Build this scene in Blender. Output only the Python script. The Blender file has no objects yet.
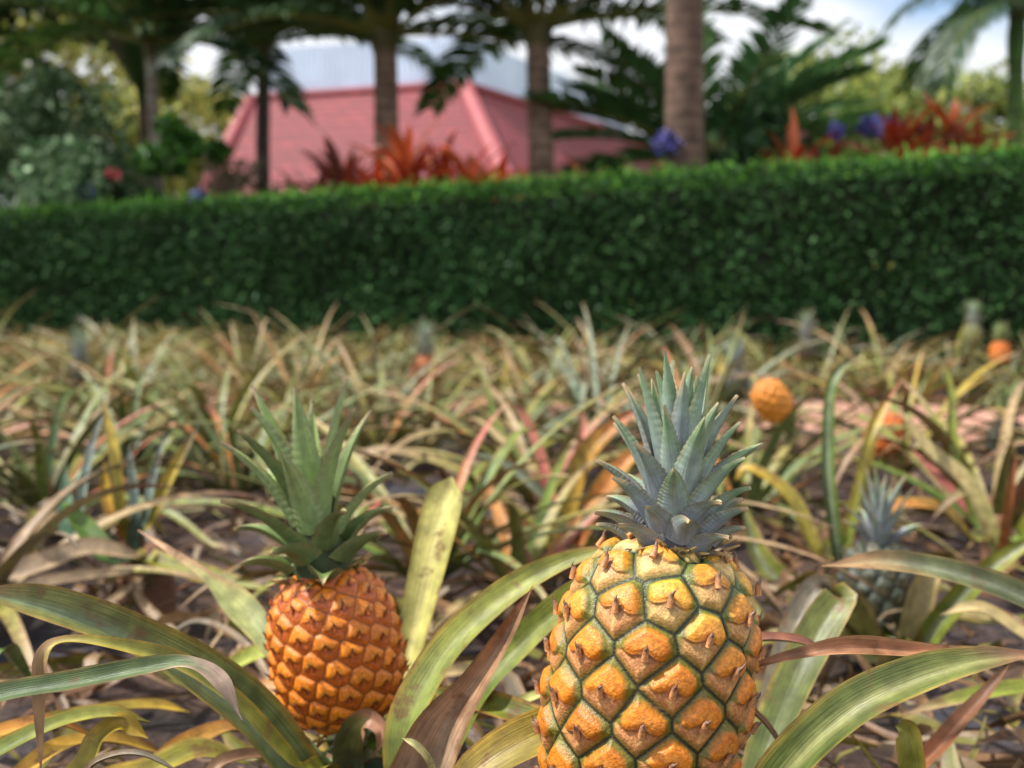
import bpy, math
import numpy as np
from mathutils import Vector, noise as mnoise

R = np.random.default_rng(7)
scene = bpy.context.scene
COL = scene.collection
PI = math.pi
GA = math.radians(137.508)

# ------------------------------------------------------------------ camera
F = 1138.0
CAMZ = 0.43
HORIZON = 300.0
PITCH = math.atan((384 - HORIZON) / F)
CAM = np.array([0, 0, CAMZ])
FWD = np.array([0, math.cos(PITCH), -math.sin(PITCH)])
UPV = np.array([0, math.sin(PITCH), math.cos(PITCH)])
RGT = np.array([1.0, 0, 0])

def P(px, py, d):
    return CAM + d * (FWD + RGT * (px - 512) / F + UPV * (384 - py) / F)

def G(px, d, z=0.0):
    """point on the ground at depth d below picture column px"""
    return np.array([(px - 512) / F * d, d, z])

# ------------------------------------------------------------------ helpers
def lin(r, g, b, k=1.0):
    c = np.array([r, g, b], float) / 255
    c = np.where(c <= .04045, c / 12.92, ((c + .055) / 1.055) ** 2.4)
    return c * k

def sstep(a, b, x):
    t = np.clip((x - a) / (b - a + 1e-9), 0, 1)
    return t * t * (3 - 2 * t)

def norm(v):
    return v / (np.linalg.norm(v, axis=-1, keepdims=True) + 1e-12)

class MB:
    """collects vertices, faces, a colour and a uv per vertex; build() links them as ONE mesh object"""
    def __init__(self):
        self.v, self.f3, self.f4, self.c, self.uv, self.n = [], [], [], [], [], 0
    def add(self, v, f, c, uv=None):
        v = np.asarray(v, float).reshape(-1, 3)
        c = np.asarray(c, float)
        if c.ndim == 1:
            c = np.tile(c, (len(v), 1))
        f = np.asarray(f, int)
        (self.f3 if f.shape[1] == 3 else self.f4).append(f + self.n)
        self.v.append(v); self.c.append(c.reshape(-1, 3))
        self.uv.append(np.zeros((len(v), 2)) if uv is None else np.asarray(uv, float).reshape(-1, 2))
        self.n += len(v)
    def merge(self, o):
        for a in o.f3: self.f3.append(a + self.n)
        for a in o.f4: self.f4.append(a + self.n)
        self.v += o.v; self.c += o.c; self.uv += o.uv; self.n += o.n
    def mesh(self, name, mat, origin=(0, 0, 0), smooth=True):
        v = np.concatenate(self.v) - np.asarray(origin, float)
        c = np.concatenate(self.c); uv = np.concatenate(self.uv)
        f3 = np.concatenate(self.f3) if self.f3 else np.zeros((0, 3), int)
        f4 = np.concatenate(self.f4) if self.f4 else np.zeros((0, 4), int)
        me = bpy.data.meshes.new(name)
        loops = np.concatenate([f3.ravel(), f4.ravel()]).astype(np.int32)
        starts = np.concatenate([np.arange(len(f3)) * 3, len(f3) * 3 + np.arange(len(f4)) * 4]).astype(np.int32)
        me.vertices.add(len(v)); me.vertices.foreach_set('co', v.astype(np.float32).ravel())
        me.loops.add(len(loops)); me.loops.foreach_set('vertex_index', loops)
        me.polygons.add(len(starts)); me.polygons.foreach_set('loop_start', starts)
        me.polygons.foreach_set('use_smooth', np.full(len(starts), smooth))
        a = me.attributes.new('Col', 'FLOAT_COLOR', 'POINT')
        a.data.foreach_set('color', np.concatenate([c, np.ones((len(c), 1))], 1).astype(np.float32).ravel())
        u = me.uv_layers.new(name='UVMap')
        u.data.foreach_set('uv', uv[loops].astype(np.float32).ravel())
        me.update(calc_edges=True); me.validate()
        me.materials.append(mat)
        return me
    def build(self, name, mat, parent=None, origin=(0, 0, 0), smooth=True):
        o = bpy.data.objects.new(name, self.mesh(name, mat, origin, smooth))
        COL.objects.link(o)
        if parent is not None:
            o.parent = parent
        else:
            o.location = Vector(origin)
        return o

def tag(o, label=None, cat=None, group=None, kind=None):
    for k, s in (('label', label), ('category', cat), ('group', group), ('kind', kind)):
        if s: o[k] = s
    return o

def thing(name, loc, label, cat, group=None, rotz=0.0):
    o = bpy.data.objects.new(name, None)
    COL.objects.link(o)
    o.location = Vector(loc); o.rotation_euler = (0, 0, rotz)
    o.empty_display_size = .05
    return tag(o, label, cat, group)

def dup(src, loc, rotz=0.0, scale=1.0, label=None, cat=None, group=None, tilt=(0, 0)):
    def cp(o, par):
        c = o.copy(); COL.objects.link(c); c.parent = par
        for ch in o.children: cp(ch, c)
        return c
    r = cp(src, None)
    r.location = Vector(loc); r.rotation_euler = (tilt[0], tilt[1], rotz); r.scale = (scale,) * 3
    return tag(r, label, cat, group)

def catmull(pts, n):
    p = np.asarray(pts, float)
    m = len(p)
    q = np.concatenate([[2 * p[0] - p[1]], p, [2 * p[-1] - p[-2]]])
    t = np.linspace(0, m - 1, n)
    i = np.minimum(t.astype(int), m - 2); f = (t - i)[:, None]
    a, b, c, d = q[i], q[i + 1], q[i + 2], q[i + 3]
    return .5 * (2 * b + (c - a) * f + (2 * a - 5 * b + 4 * c - d) * f ** 2 + (3 * b - a - 3 * c + d) * f ** 3)

# ------------------------------------------------------------------ materials
def new_mat(name):
    m = bpy.data.materials.new(name); m.use_nodes = True
    nt = m.node_tree
    return m, nt, nt.nodes['Principled BSDF'], nt.nodes['Material Output']

def nd(nt, typ, **kw):
    n = nt.nodes.new(typ)
    for k, v in kw.items(): setattr(n, k, v)
    return n

def ramp(nt, stops):
    r = nd(nt, 'ShaderNodeValToRGB')
    e = r.color_ramp.elements
    while len(e) < len(stops): e.new(.5)
    for x, (p, c) in zip(e, stops):
        x.position = p
        x.color = (c, c, c, 1) if np.isscalar(c) else (*c, 1)
    return r

def mulcol(nt, a, b, fac=1.0, blend='MULTIPLY'):
    m = nd(nt, 'ShaderNodeMix', data_type='RGBA', blend_type=blend)
    m.inputs[0].default_value = fac
    nt.links.new(a, m.inputs[6]); nt.links.new(b, m.inputs[7])
    return m.outputs[2]

def col_mat(name, rough=.5, streak=None, spots=None, blem=None, bump=.2, bscale=200., trans=0., spec=.5, sss=0.):
    """base colour from the mesh's Col pigment, varied by procedural noise"""
    m, nt, bs, out = new_mat(name)
    at = nd(nt, 'ShaderNodeAttribute', attribute_name='Col')
    tc = nd(nt, 'ShaderNodeTexCoord')
    c = at.outputs['Color']; bh = None
    if streak:
        mp = nd(nt, 'ShaderNodeMapping'); mp.inputs['Scale'].default_value = (streak[0], streak[1], 1)
        nt.links.new(tc.outputs['UV'], mp.inputs[0])
        n = nd(nt, 'ShaderNodeTexNoise'); n.inputs['Scale'].default_value = 1; n.inputs['Detail'].default_value = 4
        nt.links.new(mp.outputs[0], n.inputs['Vector'])
        r = ramp(nt, [(.3, streak[2]), (.7, streak[3])])
        nt.links.new(n.outputs['Fac'], r.inputs[0])
        c = mulcol(nt, c, r.outputs[0]); bh = n.outputs['Fac']
    if spots:
        n = nd(nt, 'ShaderNodeTexNoise'); n.inputs['Scale'].default_value = spots[0]; n.inputs['Detail'].default_value = 5
        nt.links.new(tc.outputs['Object'], n.inputs['Vector'])
        r = ramp(nt, [(.35, spots[1]), (.65, spots[2])])
        nt.links.new(n.outputs['Fac'], r.inputs[0])
        c = mulcol(nt, c, r.outputs[0])
    if blem:
        n = nd(nt, 'ShaderNodeTexNoise'); n.inputs['Scale'].default_value = blem[0]; n.inputs['Detail'].default_value = 6; n.inputs['Roughness'].default_value = .65
        nt.links.new(tc.outputs['Object'], n.inputs['Vector'])
        r = ramp(nt, [(blem[1], 0.), (blem[1] + .07, blem[2])])
        nt.links.new(n.outputs['Fac'], r.inputs[0])
        k = nd(nt, 'ShaderNodeMix', data_type='RGBA'); nt.links.new(r.outputs[0], k.inputs[0]); nt.links.new(c, k.inputs[6]); k.inputs[7].default_value = (*blem[3], 1)
        c = k.outputs[2]
    if bump:
        if bh is None:
            n = nd(nt, 'ShaderNodeTexNoise'); n.inputs['Scale'].default_value = bscale; n.inputs['Detail'].default_value = 4
            nt.links.new(tc.outputs['Object'], n.inputs['Vector']); bh = n.outputs['Fac']
        b = nd(nt, 'ShaderNodeBump'); b.inputs['Strength'].default_value = bump; b.inputs['Distance'].default_value = .004
        nt.links.new(bh, b.inputs['Height']); nt.links.new(b.outputs[0], bs.inputs['Normal'])
    nt.links.new(c, bs.inputs['Base Color'])
    bs.inputs['Roughness'].default_value = rough
    bs.inputs['Specular IOR Level'].default_value = spec
    if sss:
        bs.inputs['Subsurface Weight'].default_value = sss
        bs.inputs['Subsurface Radius'].default_value = (1, .4, .1); bs.inputs['Subsurface Scale'].default_value = .006
    if trans:
        tr = nd(nt, 'ShaderNodeBsdfTranslucent'); nt.links.new(c, tr.inputs['Color'])
        mx = nd(nt, 'ShaderNodeMixShader'); mx.inputs[0].default_value = trans
        nt.links.new(bs.outputs[0], mx.inputs[1]); nt.links.new(tr.outputs[0], mx.inputs[2])
        nt.links.new(mx.outputs[0], out.inputs['Surface'])
    return m

M_LEAF = col_mat('leaf_blade', rough=.40, blem=(38, .585, .7, lin(112, 74, 46)), streak=(30, 3.0, .70, 1.22), spots=(70, .68, 1.2), bump=.25, trans=.12)
M_CROWN = col_mat('crown_leaf', rough=.55, streak=(22, 4.0, .8, 1.18), spots=(160, .85, 1.12), bump=.2, trans=.06, spec=.4)
M_FRUIT = col_mat('fruit_skin', rough=.43, blem=(120, .66, .4, lin(104, 62, 34)), spots=(420, .70, 1.2), bump=.26, bscale=700, spec=.55, sss=.08)
M_FOL = col_mat('foliage', rough=.5, spots=(2.2, .7, 1.25), bump=0, trans=.2, spec=.4)
M_HEDGE = col_mat('hedge_leaf', rough=.72, spots=(2.2, .7, 1.25), bump=0, trans=.15, spec=.18)
M_BARK = col_mat('bark', rough=.9, spots=(9, .55, 1.25), bump=.8, bscale=30)
M_MATTE = col_mat('matte', rough=.85, spots=(60, .75, 1.2), bump=.4, bscale=150)
M_PETAL = col_mat('petal', rough=.6, bump=0, trans=.2)

def soil_mat():
    m, nt, bs, out = new_mat('soil')
    tc = nd(nt, 'ShaderNodeTexCoord')
    def no(s, d=6):
        n = nd(nt, 'ShaderNodeTexNoise'); n.inputs['Scale'].default_value = s; n.inputs['Detail'].default_value = d
        nt.links.new(tc.outputs['Object'], n.inputs['Vector']); return n
    a = no(7); r = ramp(nt, [(.3, lin(32, 23, 19)), (.5, lin(66, 46, 37)), (.72, lin(92, 68, 54))])
    nt.links.new(a.outputs[0], r.inputs[0])
    b = no(2.6, 3); r2 = ramp(nt, [(.54, 0.), (.66, .8)]); nt.links.new(b.outputs[0], r2.inputs[0])
    slate = nd(nt, 'ShaderNodeRGB'); slate.outputs[0].default_value = (*lin(66, 68, 80), 1)
    mx = nd(nt, 'ShaderNodeMix', data_type='RGBA'); nt.links.new(r2.outputs[0], mx.inputs[0])
    nt.links.new(r.outputs[0], mx.inputs[6]); nt.links.new(slate.outputs[0], mx.inputs[7])
    g = no(90, 5); r3 = ramp(nt, [(.3, .45), (.7, 1.35)]); nt.links.new(g.outputs[0], r3.inputs[0])
    nt.links.new(mulcol(nt, mx.outputs[2], r3.outputs[0]), bs.inputs['Base Color'])
    bp = nd(nt, 'ShaderNodeBump'); bp.inputs['Strength'].default_value = .9; bp.inputs['Distance'].default_value = .02
    nt.links.new(g.outputs[0], bp.inputs['Height']); nt.links.new(bp.outputs[0], bs.inputs['Normal'])
    bs.inputs['Roughness'].default_value = .9
    return m
M_SOIL = soil_mat()

def noise_mat(name, c1, c2, scale, rough=.9, bump=.5):
    m, nt, bs, out = new_mat(name)
    tc = nd(nt, 'ShaderNodeTexCoord')
    n = nd(nt, 'ShaderNodeTexNoise'); n.inputs['Scale'].default_value = scale; n.inputs['Detail'].default_value = 6
    nt.links.new(tc.outputs['Object'], n.inputs['Vector'])
    r = ramp(nt, [(.3, c1), (.7, c2)]); nt.links.new(n.outputs[0], r.inputs[0])
    nt.links.new(r.outputs[0], bs.inputs['Base Color'])
    b = nd(nt, 'ShaderNodeBump'); b.inputs['Strength'].default_value = bump; b.inputs['Distance'].default_value = .02
    nt.links.new(n.outputs[0], b.inputs['Height']); nt.links.new(b.outputs[0], bs.inputs['Normal'])
    bs.inputs['Roughness'].default_value = rough
    return m
M_PATH = noise_mat('red_dirt', lin(176, 122, 104, .8), lin(214, 164, 142, .8), 14)
M_LAWN = noise_mat('lawn_grass', lin(52, 74, 30), lin(86, 112, 46), 20)
M_WALL = noise_mat('plaster', lin(190, 176, 160), lin(206, 194, 180), 6, bump=.1)
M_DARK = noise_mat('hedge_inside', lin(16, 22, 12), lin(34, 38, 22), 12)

def shingle_mat():
    m, nt, bs, out = new_mat('red_shingle')
    tc = nd(nt, 'ShaderNodeTexCoord')
    br = nd(nt, 'ShaderNodeTexBrick')
    br.inputs['Color1'].default_value = (*lin(168, 60, 66, .72), 1); br.inputs['Color2'].default_value = (*lin(138, 46, 54, .70), 1)
    br.inputs['Mortar'].default_value = (*lin(112, 40, 50), 1)
    br.inputs['Scale'].default_value = 1; br.inputs['Brick Width'].default_value = .42; br.inputs['Row Height'].default_value = .2
    br.inputs['Mortar Size'].default_value = .05; br.inputs['Mortar Smooth'].default_value = .3
    nt.links.new(tc.outputs['UV'], br.inputs['Vector'])
    nt.links.new(br.outputs['Color'], bs.inputs['Base Color'])
    b = nd(nt, 'ShaderNodeBump'); b.inputs['Strength'].default_value = .8; b.inputs['Distance'].default_value = .03; b.invert = True
    nt.links.new(br.outputs['Fac'], b.inputs['Height']); nt.links.new(b.outputs[0], bs.inputs['Normal'])
    bs.inputs['Roughness'].default_value = .7
    return m
M_SHINGLE = shingle_mat()

# ------------------------------------------------------------------ ribbons (leaf blades)
def ribbon(path, w, face=None, side=None, roll=None, nv=7, fold=.25, thick=.0012, cfun=None, teeth=0, nteeth=0, wav=0., seed=0):
    """one leaf blade: path Nx3, full width w per sample, closed lens section; cfun(u, v, top) gives its pigment"""
    path = np.asarray(path, float); n = len(path)
    T = norm(np.gradient(path, axis=0))
    if side is None:
        fa = np.asarray(face, float)
        if fa.ndim == 1: fa = np.tile(fa, (n, 1))
        S = norm(np.cross(T, fa))
    else:
        S = np.asarray(side, float)
        if S.ndim == 1: S = np.tile(S, (n, 1))
        S = norm(S - T * (S * T).sum(1, keepdims=True))
    N = np.cross(S, T)
    if roll is not None:
        r = np.asarray(roll)[:, None]
        S, N = S * np.cos(r) + N * np.sin(r), N * np.cos(r) - S * np.sin(r)
    u = np.linspace(0, 1, n)
    w = np.asarray(w, float)
    rg = np.random.default_rng(seed)
    if teeth:
        w = w * (1 + teeth * (1 - ((u * nteeth) % 1.0)))
    v = np.linspace(-1, 1, nv)
    ph = rg.uniform(0, 6.28, 3)
    lift = fold * np.abs(v)[None, :] ** 1.4 * (w[:, None] / 2)
    if wav:
        lift = lift + wav * w[:, None] * v[None, :] * np.sin(u[:, None] * 17 + ph[0]) * .5 + wav * w[:, None] * .4 * np.sin(u[:, None] * 9 + ph[1]) * v[None, :] ** 2
    top = path[:, None, :] + S[:, None, :] * (v[None, :, None] * w[:, None, None] / 2) + N[:, None, :] * lift[:, :, None]
    U, V = np.meshgrid(u, v, indexing='ij')
    L = np.linalg.norm(np.diff(path, axis=0), axis=1).sum()
    uv = np.stack([V * .5 + .5 + seed % 13, U * L / .12 + seed % 7], -1)
    i, j = np.meshgrid(np.arange(n - 1), np.arange(nv - 1), indexing='ij')
    a = (i * nv + j).ravel()
    f = np.stack([a, a + 1, a + nv + 1, a + nv], 1)
    mb = MB()
    mb.add(top, f, cfun(U, V, True, rg).reshape(-1, 3), uv)
    if thick:
        # underside: rim vertices shared in place, centre pushed down by the blade's thickness
        bot = top - N[:, None, :] * (thick * (1 - np.abs(v) ** 3))[None, :, None]
        mb.add(bot, f[:, ::-1], cfun(U, V, False, rg).reshape(-1, 3), uv)
    return mb

def style(base, tip=None, margin=None, mw=.25, dry=None, ds=1.3, under=None, mid=None, blotch=.12):
    tip = base if tip is None else tip
    def f(U, V, top, rg):
        ph = rg.uniform(0, 6.28, 4)
        wob = .5 * np.sin(U * 7 + ph[0] + V * 1.3) + .5 * np.sin(U * 17 + ph[1] - V * 2.1)
        t = sstep(.15, .95, U + .12 * wob)[..., None]
        c = base * (1 - t) + tip * t
        if mid is not None:
            k = (np.exp(-(V / .28) ** 2) * .8)[..., None]; c = c * (1 - k) + mid * k
        if margin is not None:
            k = sstep(1 - mw, 1, np.abs(V) + .08 * wob)[..., None]; c = c * (1 - k) + margin * k
        c = c * (1 + blotch * wob)[..., None]
        k = (sstep(.84, .97, np.abs(V)) * (.35 + .45 * sstep(-.3, .5, wob)))[..., None]; c = c * (1 - k) + lin(158, 120, 66, .8) * k
        if not top:
            un = lin(126, 138, 92, .8) if under is None else under
            c = c * .55 + un * .45
        if dry is not None:
            k = sstep(ds - .12, ds + .12, U + .07 * wob + .1 * np.abs(V))[..., None]
            c = c * (1 - k) + dry * (1 + .2 * wob)[..., None] * k
        return c
    return f

K = .80
GREEN = lin(106, 138, 50, K); DKGREEN = lin(66, 92, 46, K); BLUE = lin(116, 150, 120, K); OLIVE = lin(148, 150, 56, K)
YEL = lin(214, 176, 60, K); PALEY = lin(206, 204, 124, K); STRAW = lin(200, 176, 122, K); TAN = lin(186, 152, 114, K)
BROWN = lin(128, 90, 66, K); PINK = lin(206, 112, 104, K); ORANGE = lin(212, 140, 62, K); RUST = lin(160, 92, 50, K); SILVER = lin(166, 172, 146, K)
GREY = lin(142, 130, 112, K)

PAL = {   # leaf styles of the field plants: (weight, style args)
    'green': [(1, dict(base=ORANGE, tip=PINK, dry=TAN, ds=.9)), (4, dict(base=lin(102, 128, 70, K), tip=lin(144, 154, 84, K), mid=lin(140, 160, 104, K), dry=TAN, ds=.93)), (3, dict(base=GREEN, tip=OLIVE, margin=lin(166, 160, 90, K), mw=.2, dry=TAN, ds=.93)), (2, dict(base=DKGREEN, tip=GREEN, dry=BROWN, ds=.95)), (2, dict(base=OLIVE, tip=STRAW, dry=TAN, ds=.8))],
    'straw': [(1, dict(base=PINK, tip=STRAW, dry=TAN, ds=.9)), (5, dict(base=OLIVE, tip=STRAW, margin=STRAW, dry=TAN, ds=.8)), (4, dict(base=STRAW, tip=TAN, dry=BROWN, ds=.95)), (2, dict(base=GREEN, tip=OLIVE, dry=TAN, ds=.85)), (2, dict(base=ORANGE, tip=TAN, dry=BROWN, ds=.9))],
    'yellow': [(4, dict(base=OLIVE, tip=YEL, margin=YEL, dry=TAN, ds=.9)), (2, dict(base=BLUE, tip=SILVER, dry=GREY, ds=.92)), (3, dict(base=TAN, tip=BROWN)), (2, dict(base=GREEN, tip=OLIVE, dry=TAN, ds=.9))],
    'red': [(3, dict(base=PINK, tip=STRAW, margin=ORANGE, dry=TAN, ds=.9)), (3, dict(base=ORANGE, tip=RUST, margin=YEL, dry=BROWN, ds=.85)), (3, dict(base=GREEN, tip=STRAW, mid=SILVER, dry=TAN, ds=.9)), (2, dict(base=OLIVE, tip=ORANGE, dry=TAN, ds=.8))],
    'blue': [(4, dict(base=BLUE, tip=SILVER, margin=SILVER, dry=TAN, ds=.95)), (3, dict(base=DKGREEN, tip=BLUE, dry=TAN, ds=.92)), (2, dict(base=GREEN, tip=OLIVE, dry=TAN, ds=.9)), (1, dict(base=TAN, tip=BROWN))],
    'dry': [(4, dict(base=TAN, tip=GREY)), (3, dict(base=STRAW, tip=TAN, dry=BROWN, ds=.8)), (2, dict(base=OLIVE, tip=STRAW, dry=TAN, ds=.6)), (1, dict(base=GREY, tip=BROWN))],
}
def pick(pal, rg):
    w = np.array([a[0] for a in PAL[pal]], float)
    return style(**PAL[pal][rg.choice(len(w), p=w / w.sum())][1])

def wprof(u):
    return (.62 + .38 * sstep(0, .25, u)) * np.clip(1 - u, 0, 1) ** .6 * (1 - .12 * u) + .02

def rosette_leaf(rg, az, e0, bend, L, w, pal, nu=18, nv=5, kink=None, base_r=.02, thick=.0012, fold=.35, z0=0., sty=None):
    u = np.linspace(0, 1, nu)
    ang = e0 - bend * u ** 1.4
    if kink: ang = ang - kink[1] * sstep(kink[0] - .06, kink[0] + .06, u)
    daz = rg.normal(0, .12) * u ** 2
    ds = L / (nu - 1)
    dirs = np.stack([np.cos(ang) * np.cos(az + daz), np.cos(ang) * np.sin(az + daz), np.sin(ang)], 1)
    p = np.cumsum(dirs * ds, 0) - dirs[0] * ds
    p += np.array([math.cos(az) * base_r, math.sin(az) * base_r, z0])
    p[:, 2] = np.maximum(p[:, 2], .008 + .004 * rg.random())
    side = np.array([math.sin(az), -math.cos(az), 0])
    roll = rg.normal(0, .18) + rg.normal(0, .35) * u ** 1.5
    return ribbon(p, w * wprof(u), side=side, roll=roll, nv=nv, fold=fold, thick=thick,
                  cfun=sty or pick(pal, rg), wav=.06, seed=int(rg.integers(1 << 20)))

def rosette_specs(rg, n, L, w, upright=.5):
    for i in range(n):
        f = (i + .5) / n                                  # 0 oldest (outer, low) .. 1 youngest (upright)
        e0 = math.radians(16 + 56 * f ** (1.25 - .7 * upright) + rg.normal(0, 4))
        bend = math.radians(rg.uniform(38, 92) * (1.15 - .8 * f * upright))
        kink = (rg.uniform(.45, .8), math.radians(rg.uniform(40, 110))) if rg.random() < .09 else None
        yield i * GA + rg.normal(0, .2), e0, bend, L * rg.uniform(.78, 1.06) * (1 - .42 * sstep(.55, 1, f)), w * rg.uniform(.8, 1.12), kink

def plant(loc, rg, n, L, w, pal, label, upright=.5, near=True, group='pineapple plants of the field', nu=18, nv=5):
    t = thing('pineapple_plant', loc, label, 'pineapple plant', group, rg.uniform(0, 6.28))
    st = MB(); st.merge(tube([(0, 0, -.02), (0, 0, .05), (0, 0, .09)], [.02, .022, .012], BROWN, 8))
    if near:
        st.build('stem', M_MATTE, t)
        for az, e0, b, l, ww, k in rosette_specs(rg, n, L, w, upright):
            rosette_leaf(rg, az, e0, b, l, ww, pal, nu, nv, k, z0=.03).build('leaf', M_LEAF, t)
    return t

def far_mesh(rg, n, L, w, pal, upright):
    mb = MB()
    for az, e0, b, l, ww, k in rosette_specs(rg, n, L, w, upright):
        mb.merge(rosette_leaf(rg, az, e0, b, l, ww, pal, 11, 3, k, thick=0, z0=.02))
    return mb

def tube(pts, rad, col, ns=10, sm=None, cfun=None):
    p = np.asarray(pts, float); rad = np.asarray(rad, float)
    if sm:
        rr = catmull(np.stack([rad] * 3, 1), sm)[:, 0]; p = catmull(p, sm); rad = rr
    n = len(p)
    T = norm(np.gradient(p, axis=0))
    ref = np.array([1., .13, .07]) if abs(T[:, 0]).mean() < .8 else np.array([.1, 1., .2])
    A = norm(np.cross(T, ref)); B = np.cross(T, A)
    th = np.linspace(0, 2 * PI, ns, endpoint=False)
    v = p[:, None] + rad[:, None, None] * (A[:, None] * np.cos(th)[None, :, None] + B[:, None] * np.sin(th)[None, :, None])
    i, j = np.meshgrid(np.arange(n - 1), np.arange(ns), indexing='ij')
    a = (i * ns + j).ravel(); b = (i * ns + (j + 1) % ns).ravel()
    mb = MB()
    c = np.tile(col, (n * ns, 1)) if cfun is None else cfun(np.repeat(np.linspace(0, 1, n), ns))
    mb.add(v, np.stack([a, b, b + ns, a + ns], 1), c)
    # end caps
    for k, fl in ((0, 1), (n - 1, 0)):
        ring = v[k]; cc = np.concatenate([[p[k]], ring])
        idx = np.arange(ns)
        f = np.stack([np.zeros(ns, int), 1 + idx, 1 + (idx + 1) % ns], 1)
        mb.add(cc, f[:, ::-1] if fl else f, np.tile(c[k * ns], (ns + 1, 1)))
    return mb

# ------------------------------------------------------------------ pineapple fruit
def orient(axis):
    """rotation matrix taking local z to axis, keeping local -y towards the camera"""
    z = norm(np.asarray(axis, float)); y = np.array([0, 1., 0]); y = norm(y - z * (y @ z)); x = np.cross(y, z)
    return np.stack([x, y, z], 1)

def fruit_mb(Rm, H, N, phi0, nph, npt, pal, amp=.16, spine=.42, p=2.6, q=2.3, seed=1):
    rg = np.random.default_rng(seed)
    psi = np.linspace(.03, PI - .02, npt)
    c, s = np.cos(psi), np.sin(psi)
    z = H / 2 + H / 2 * np.sign(c) * np.abs(c) ** (2 / p)
    r = Rm * np.abs(s) ** (2 / q) * (1 - .05 * (z / H - .35))
    prof = np.stack([r, z], 1)
    dl = np.linalg.norm(np.diff(prof, axis=0), axis=1)
    S = np.concatenate([[0], np.cumsum(dl)])
    dA = np.concatenate([[0], PI * (r[1:] + r[:-1]) * dl]); A = np.cumsum(dA)
    dp = norm(np.gradient(prof, axis=0)); nr, nz = -dp[:, 1], dp[:, 0]      # outward normal (profile runs top -> bottom)
    k = np.arange(N)
    ak = (k + .5) / N * A[-1]
    sk = np.interp(ak, A, S); rk = np.interp(sk, S, r)
    L = math.sqrt(A[-1] / N)
    pk = (phi0 + k * GA + rg.normal(0, .065, N) * L / np.maximum(rk, .3 * Rm)) % (2 * PI)
    sk = sk + rg.normal(0, .06, N) * L
    phi = np.linspace(0, 2 * PI, nph, endpoint=False)
    tone = rg.normal(0, 1, N)
    verts = np.zeros((npt, nph, 3)); cols = np.zeros((npt, nph, 3))
    for i in range(npt):
        m = np.where(np.abs(sk - S[i]) < 2.6 * L)[0]
        rr = (r[i] + rk[m]) / 2
        du = (phi[:, None] - pk[m][None] + PI) % (2 * PI) - PI
        du = du * rr[None]; dv = np.broadcast_to((sk[m] - S[i])[None], du.shape)   # dv > 0: above the eye's centre
        d2 = du ** 2 + dv ** 2
        o = np.argpartition(d2, min(3, d2.shape[1] - 1), axis=1)[:, :4]
        dd = np.take_along_axis(d2, o, 1); so = np.argsort(dd, 1); o = np.take_along_axis(o, so, 1); dd = np.take_along_axis(dd, so, 1)
        U = np.take_along_axis(du, o, 1); V = np.take_along_axis(dv, o, 1)
        e = np.full(len(phi), 9.)
        for b in range(1, o.shape[1]):
            cc = np.hypot(U[:, 0] - U[:, b], V[:, 0] - V[:, b]) + 1e-6
            e = np.minimum(e, (dd[:, b] - dd[:, 0]) / (2 * cc))
        en = np.clip(e / (.46 * L), 0, 1.2)
        x = U[:, 0] / (.5 * L); y = V[:, 0] / (.5 * L)
        kk = m[o[:, 0]]
        t = z[i] / H
        ax = np.abs(x)
        wall = sstep(-.04, .46, en)
        q = (x / .95) ** 2 + ((y - .20) / .80) ** 2                       # the eye's round upper dome
        dome = wall * (.46 + .14 * (1 - (1 - np.clip(en, 0, 1)) ** 2)) + .66 * wall * np.sqrt(np.clip(1 - q / 1.25, 0, 1))
        yb = -.30 + .34 * np.exp(-ax / .30) + .16 * sstep(.55, 1.0, ax)                              # upper edge of the bract, rising to its tip
        ins = sstep(yb + .03, yb - .03, y)
        dn = np.clip(yb - y, 0, 9)
        keel = np.clip(1 - ax / (.95 - .30 * np.clip(-y, 0, 1)), 0, 1)
        brh = wall * (.50 + pal['ridge'] * .62 * keel ** 1.25 * np.exp(-dn / 1.1))
        h = dome * (1 - ins) + np.maximum(dome * .45, brh) * ins
        h -= .22 * np.exp(-((y - yb - .09) / .08) ** 2) * np.exp(-(ax / .55) ** 2) * (1 - ins)
        damp = min(1, r[i] / (.25 * Rm))
        disp = amp * L * (h - .8) * damp
        rr2 = r[i] + disp * nr[i]
        verts[i, :, 0] = rr2 * np.sin(phi); verts[i, :, 1] = -rr2 * np.cos(phi); verts[i, :, 2] = z[i] + disp * nz[i]
        # pigment, plus a painted highlight
        top = np.clip((t - pal['g0']) / pal['gw'] + .16 * tone[kk], 0, 1)[:, None]
        dm = pal['dome'] * (1 - top) + pal['dome_top'] * top
        dm = dm * (1 + .13 * tone[kk])[:, None]
        hi = np.exp(-((x / .42) ** 2 + ((y - .20) / .26) ** 2))[:, None] * pal['hi_k']  # sky reflection on the upper dome, painted into its colour
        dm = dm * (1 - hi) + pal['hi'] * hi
        rimc = pal['rim'] * (1 - top) + pal['rim_top'] * top
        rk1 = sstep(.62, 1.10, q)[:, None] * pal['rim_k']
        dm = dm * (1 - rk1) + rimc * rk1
        br = pal['bract'] * (1 - top) + pal['bract_top'] * top
        stre = (.5 + .5 * np.sin(np.arctan2(x, y + 1.1) * 34 + tone[kk] * 5))[:, None]
        br = br * (.86 + .22 * stre)
        mid_ = np.exp(-(x / .07) ** 2)[:, None] * .45
        br = br * (1 - mid_) + pal['bract_top'] * 1.1 * mid_
        purple = np.exp(-((x / .40) ** 2 + ((y - yb + .08) / .26) ** 2))[:, None] * .75
        br = br * (1 - purple) + pal['core'] * 1.5 * purple
        cc = dm * (1 - ins[:, None]) + br * ins[:, None]
        cs = pal.get('core_s', 1.)
        kc = np.exp(-((x / (.13 * cs)) ** 2 + ((y - yb) / (.17 * cs)) ** 2))[:, None] * pal['core_k']
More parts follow.
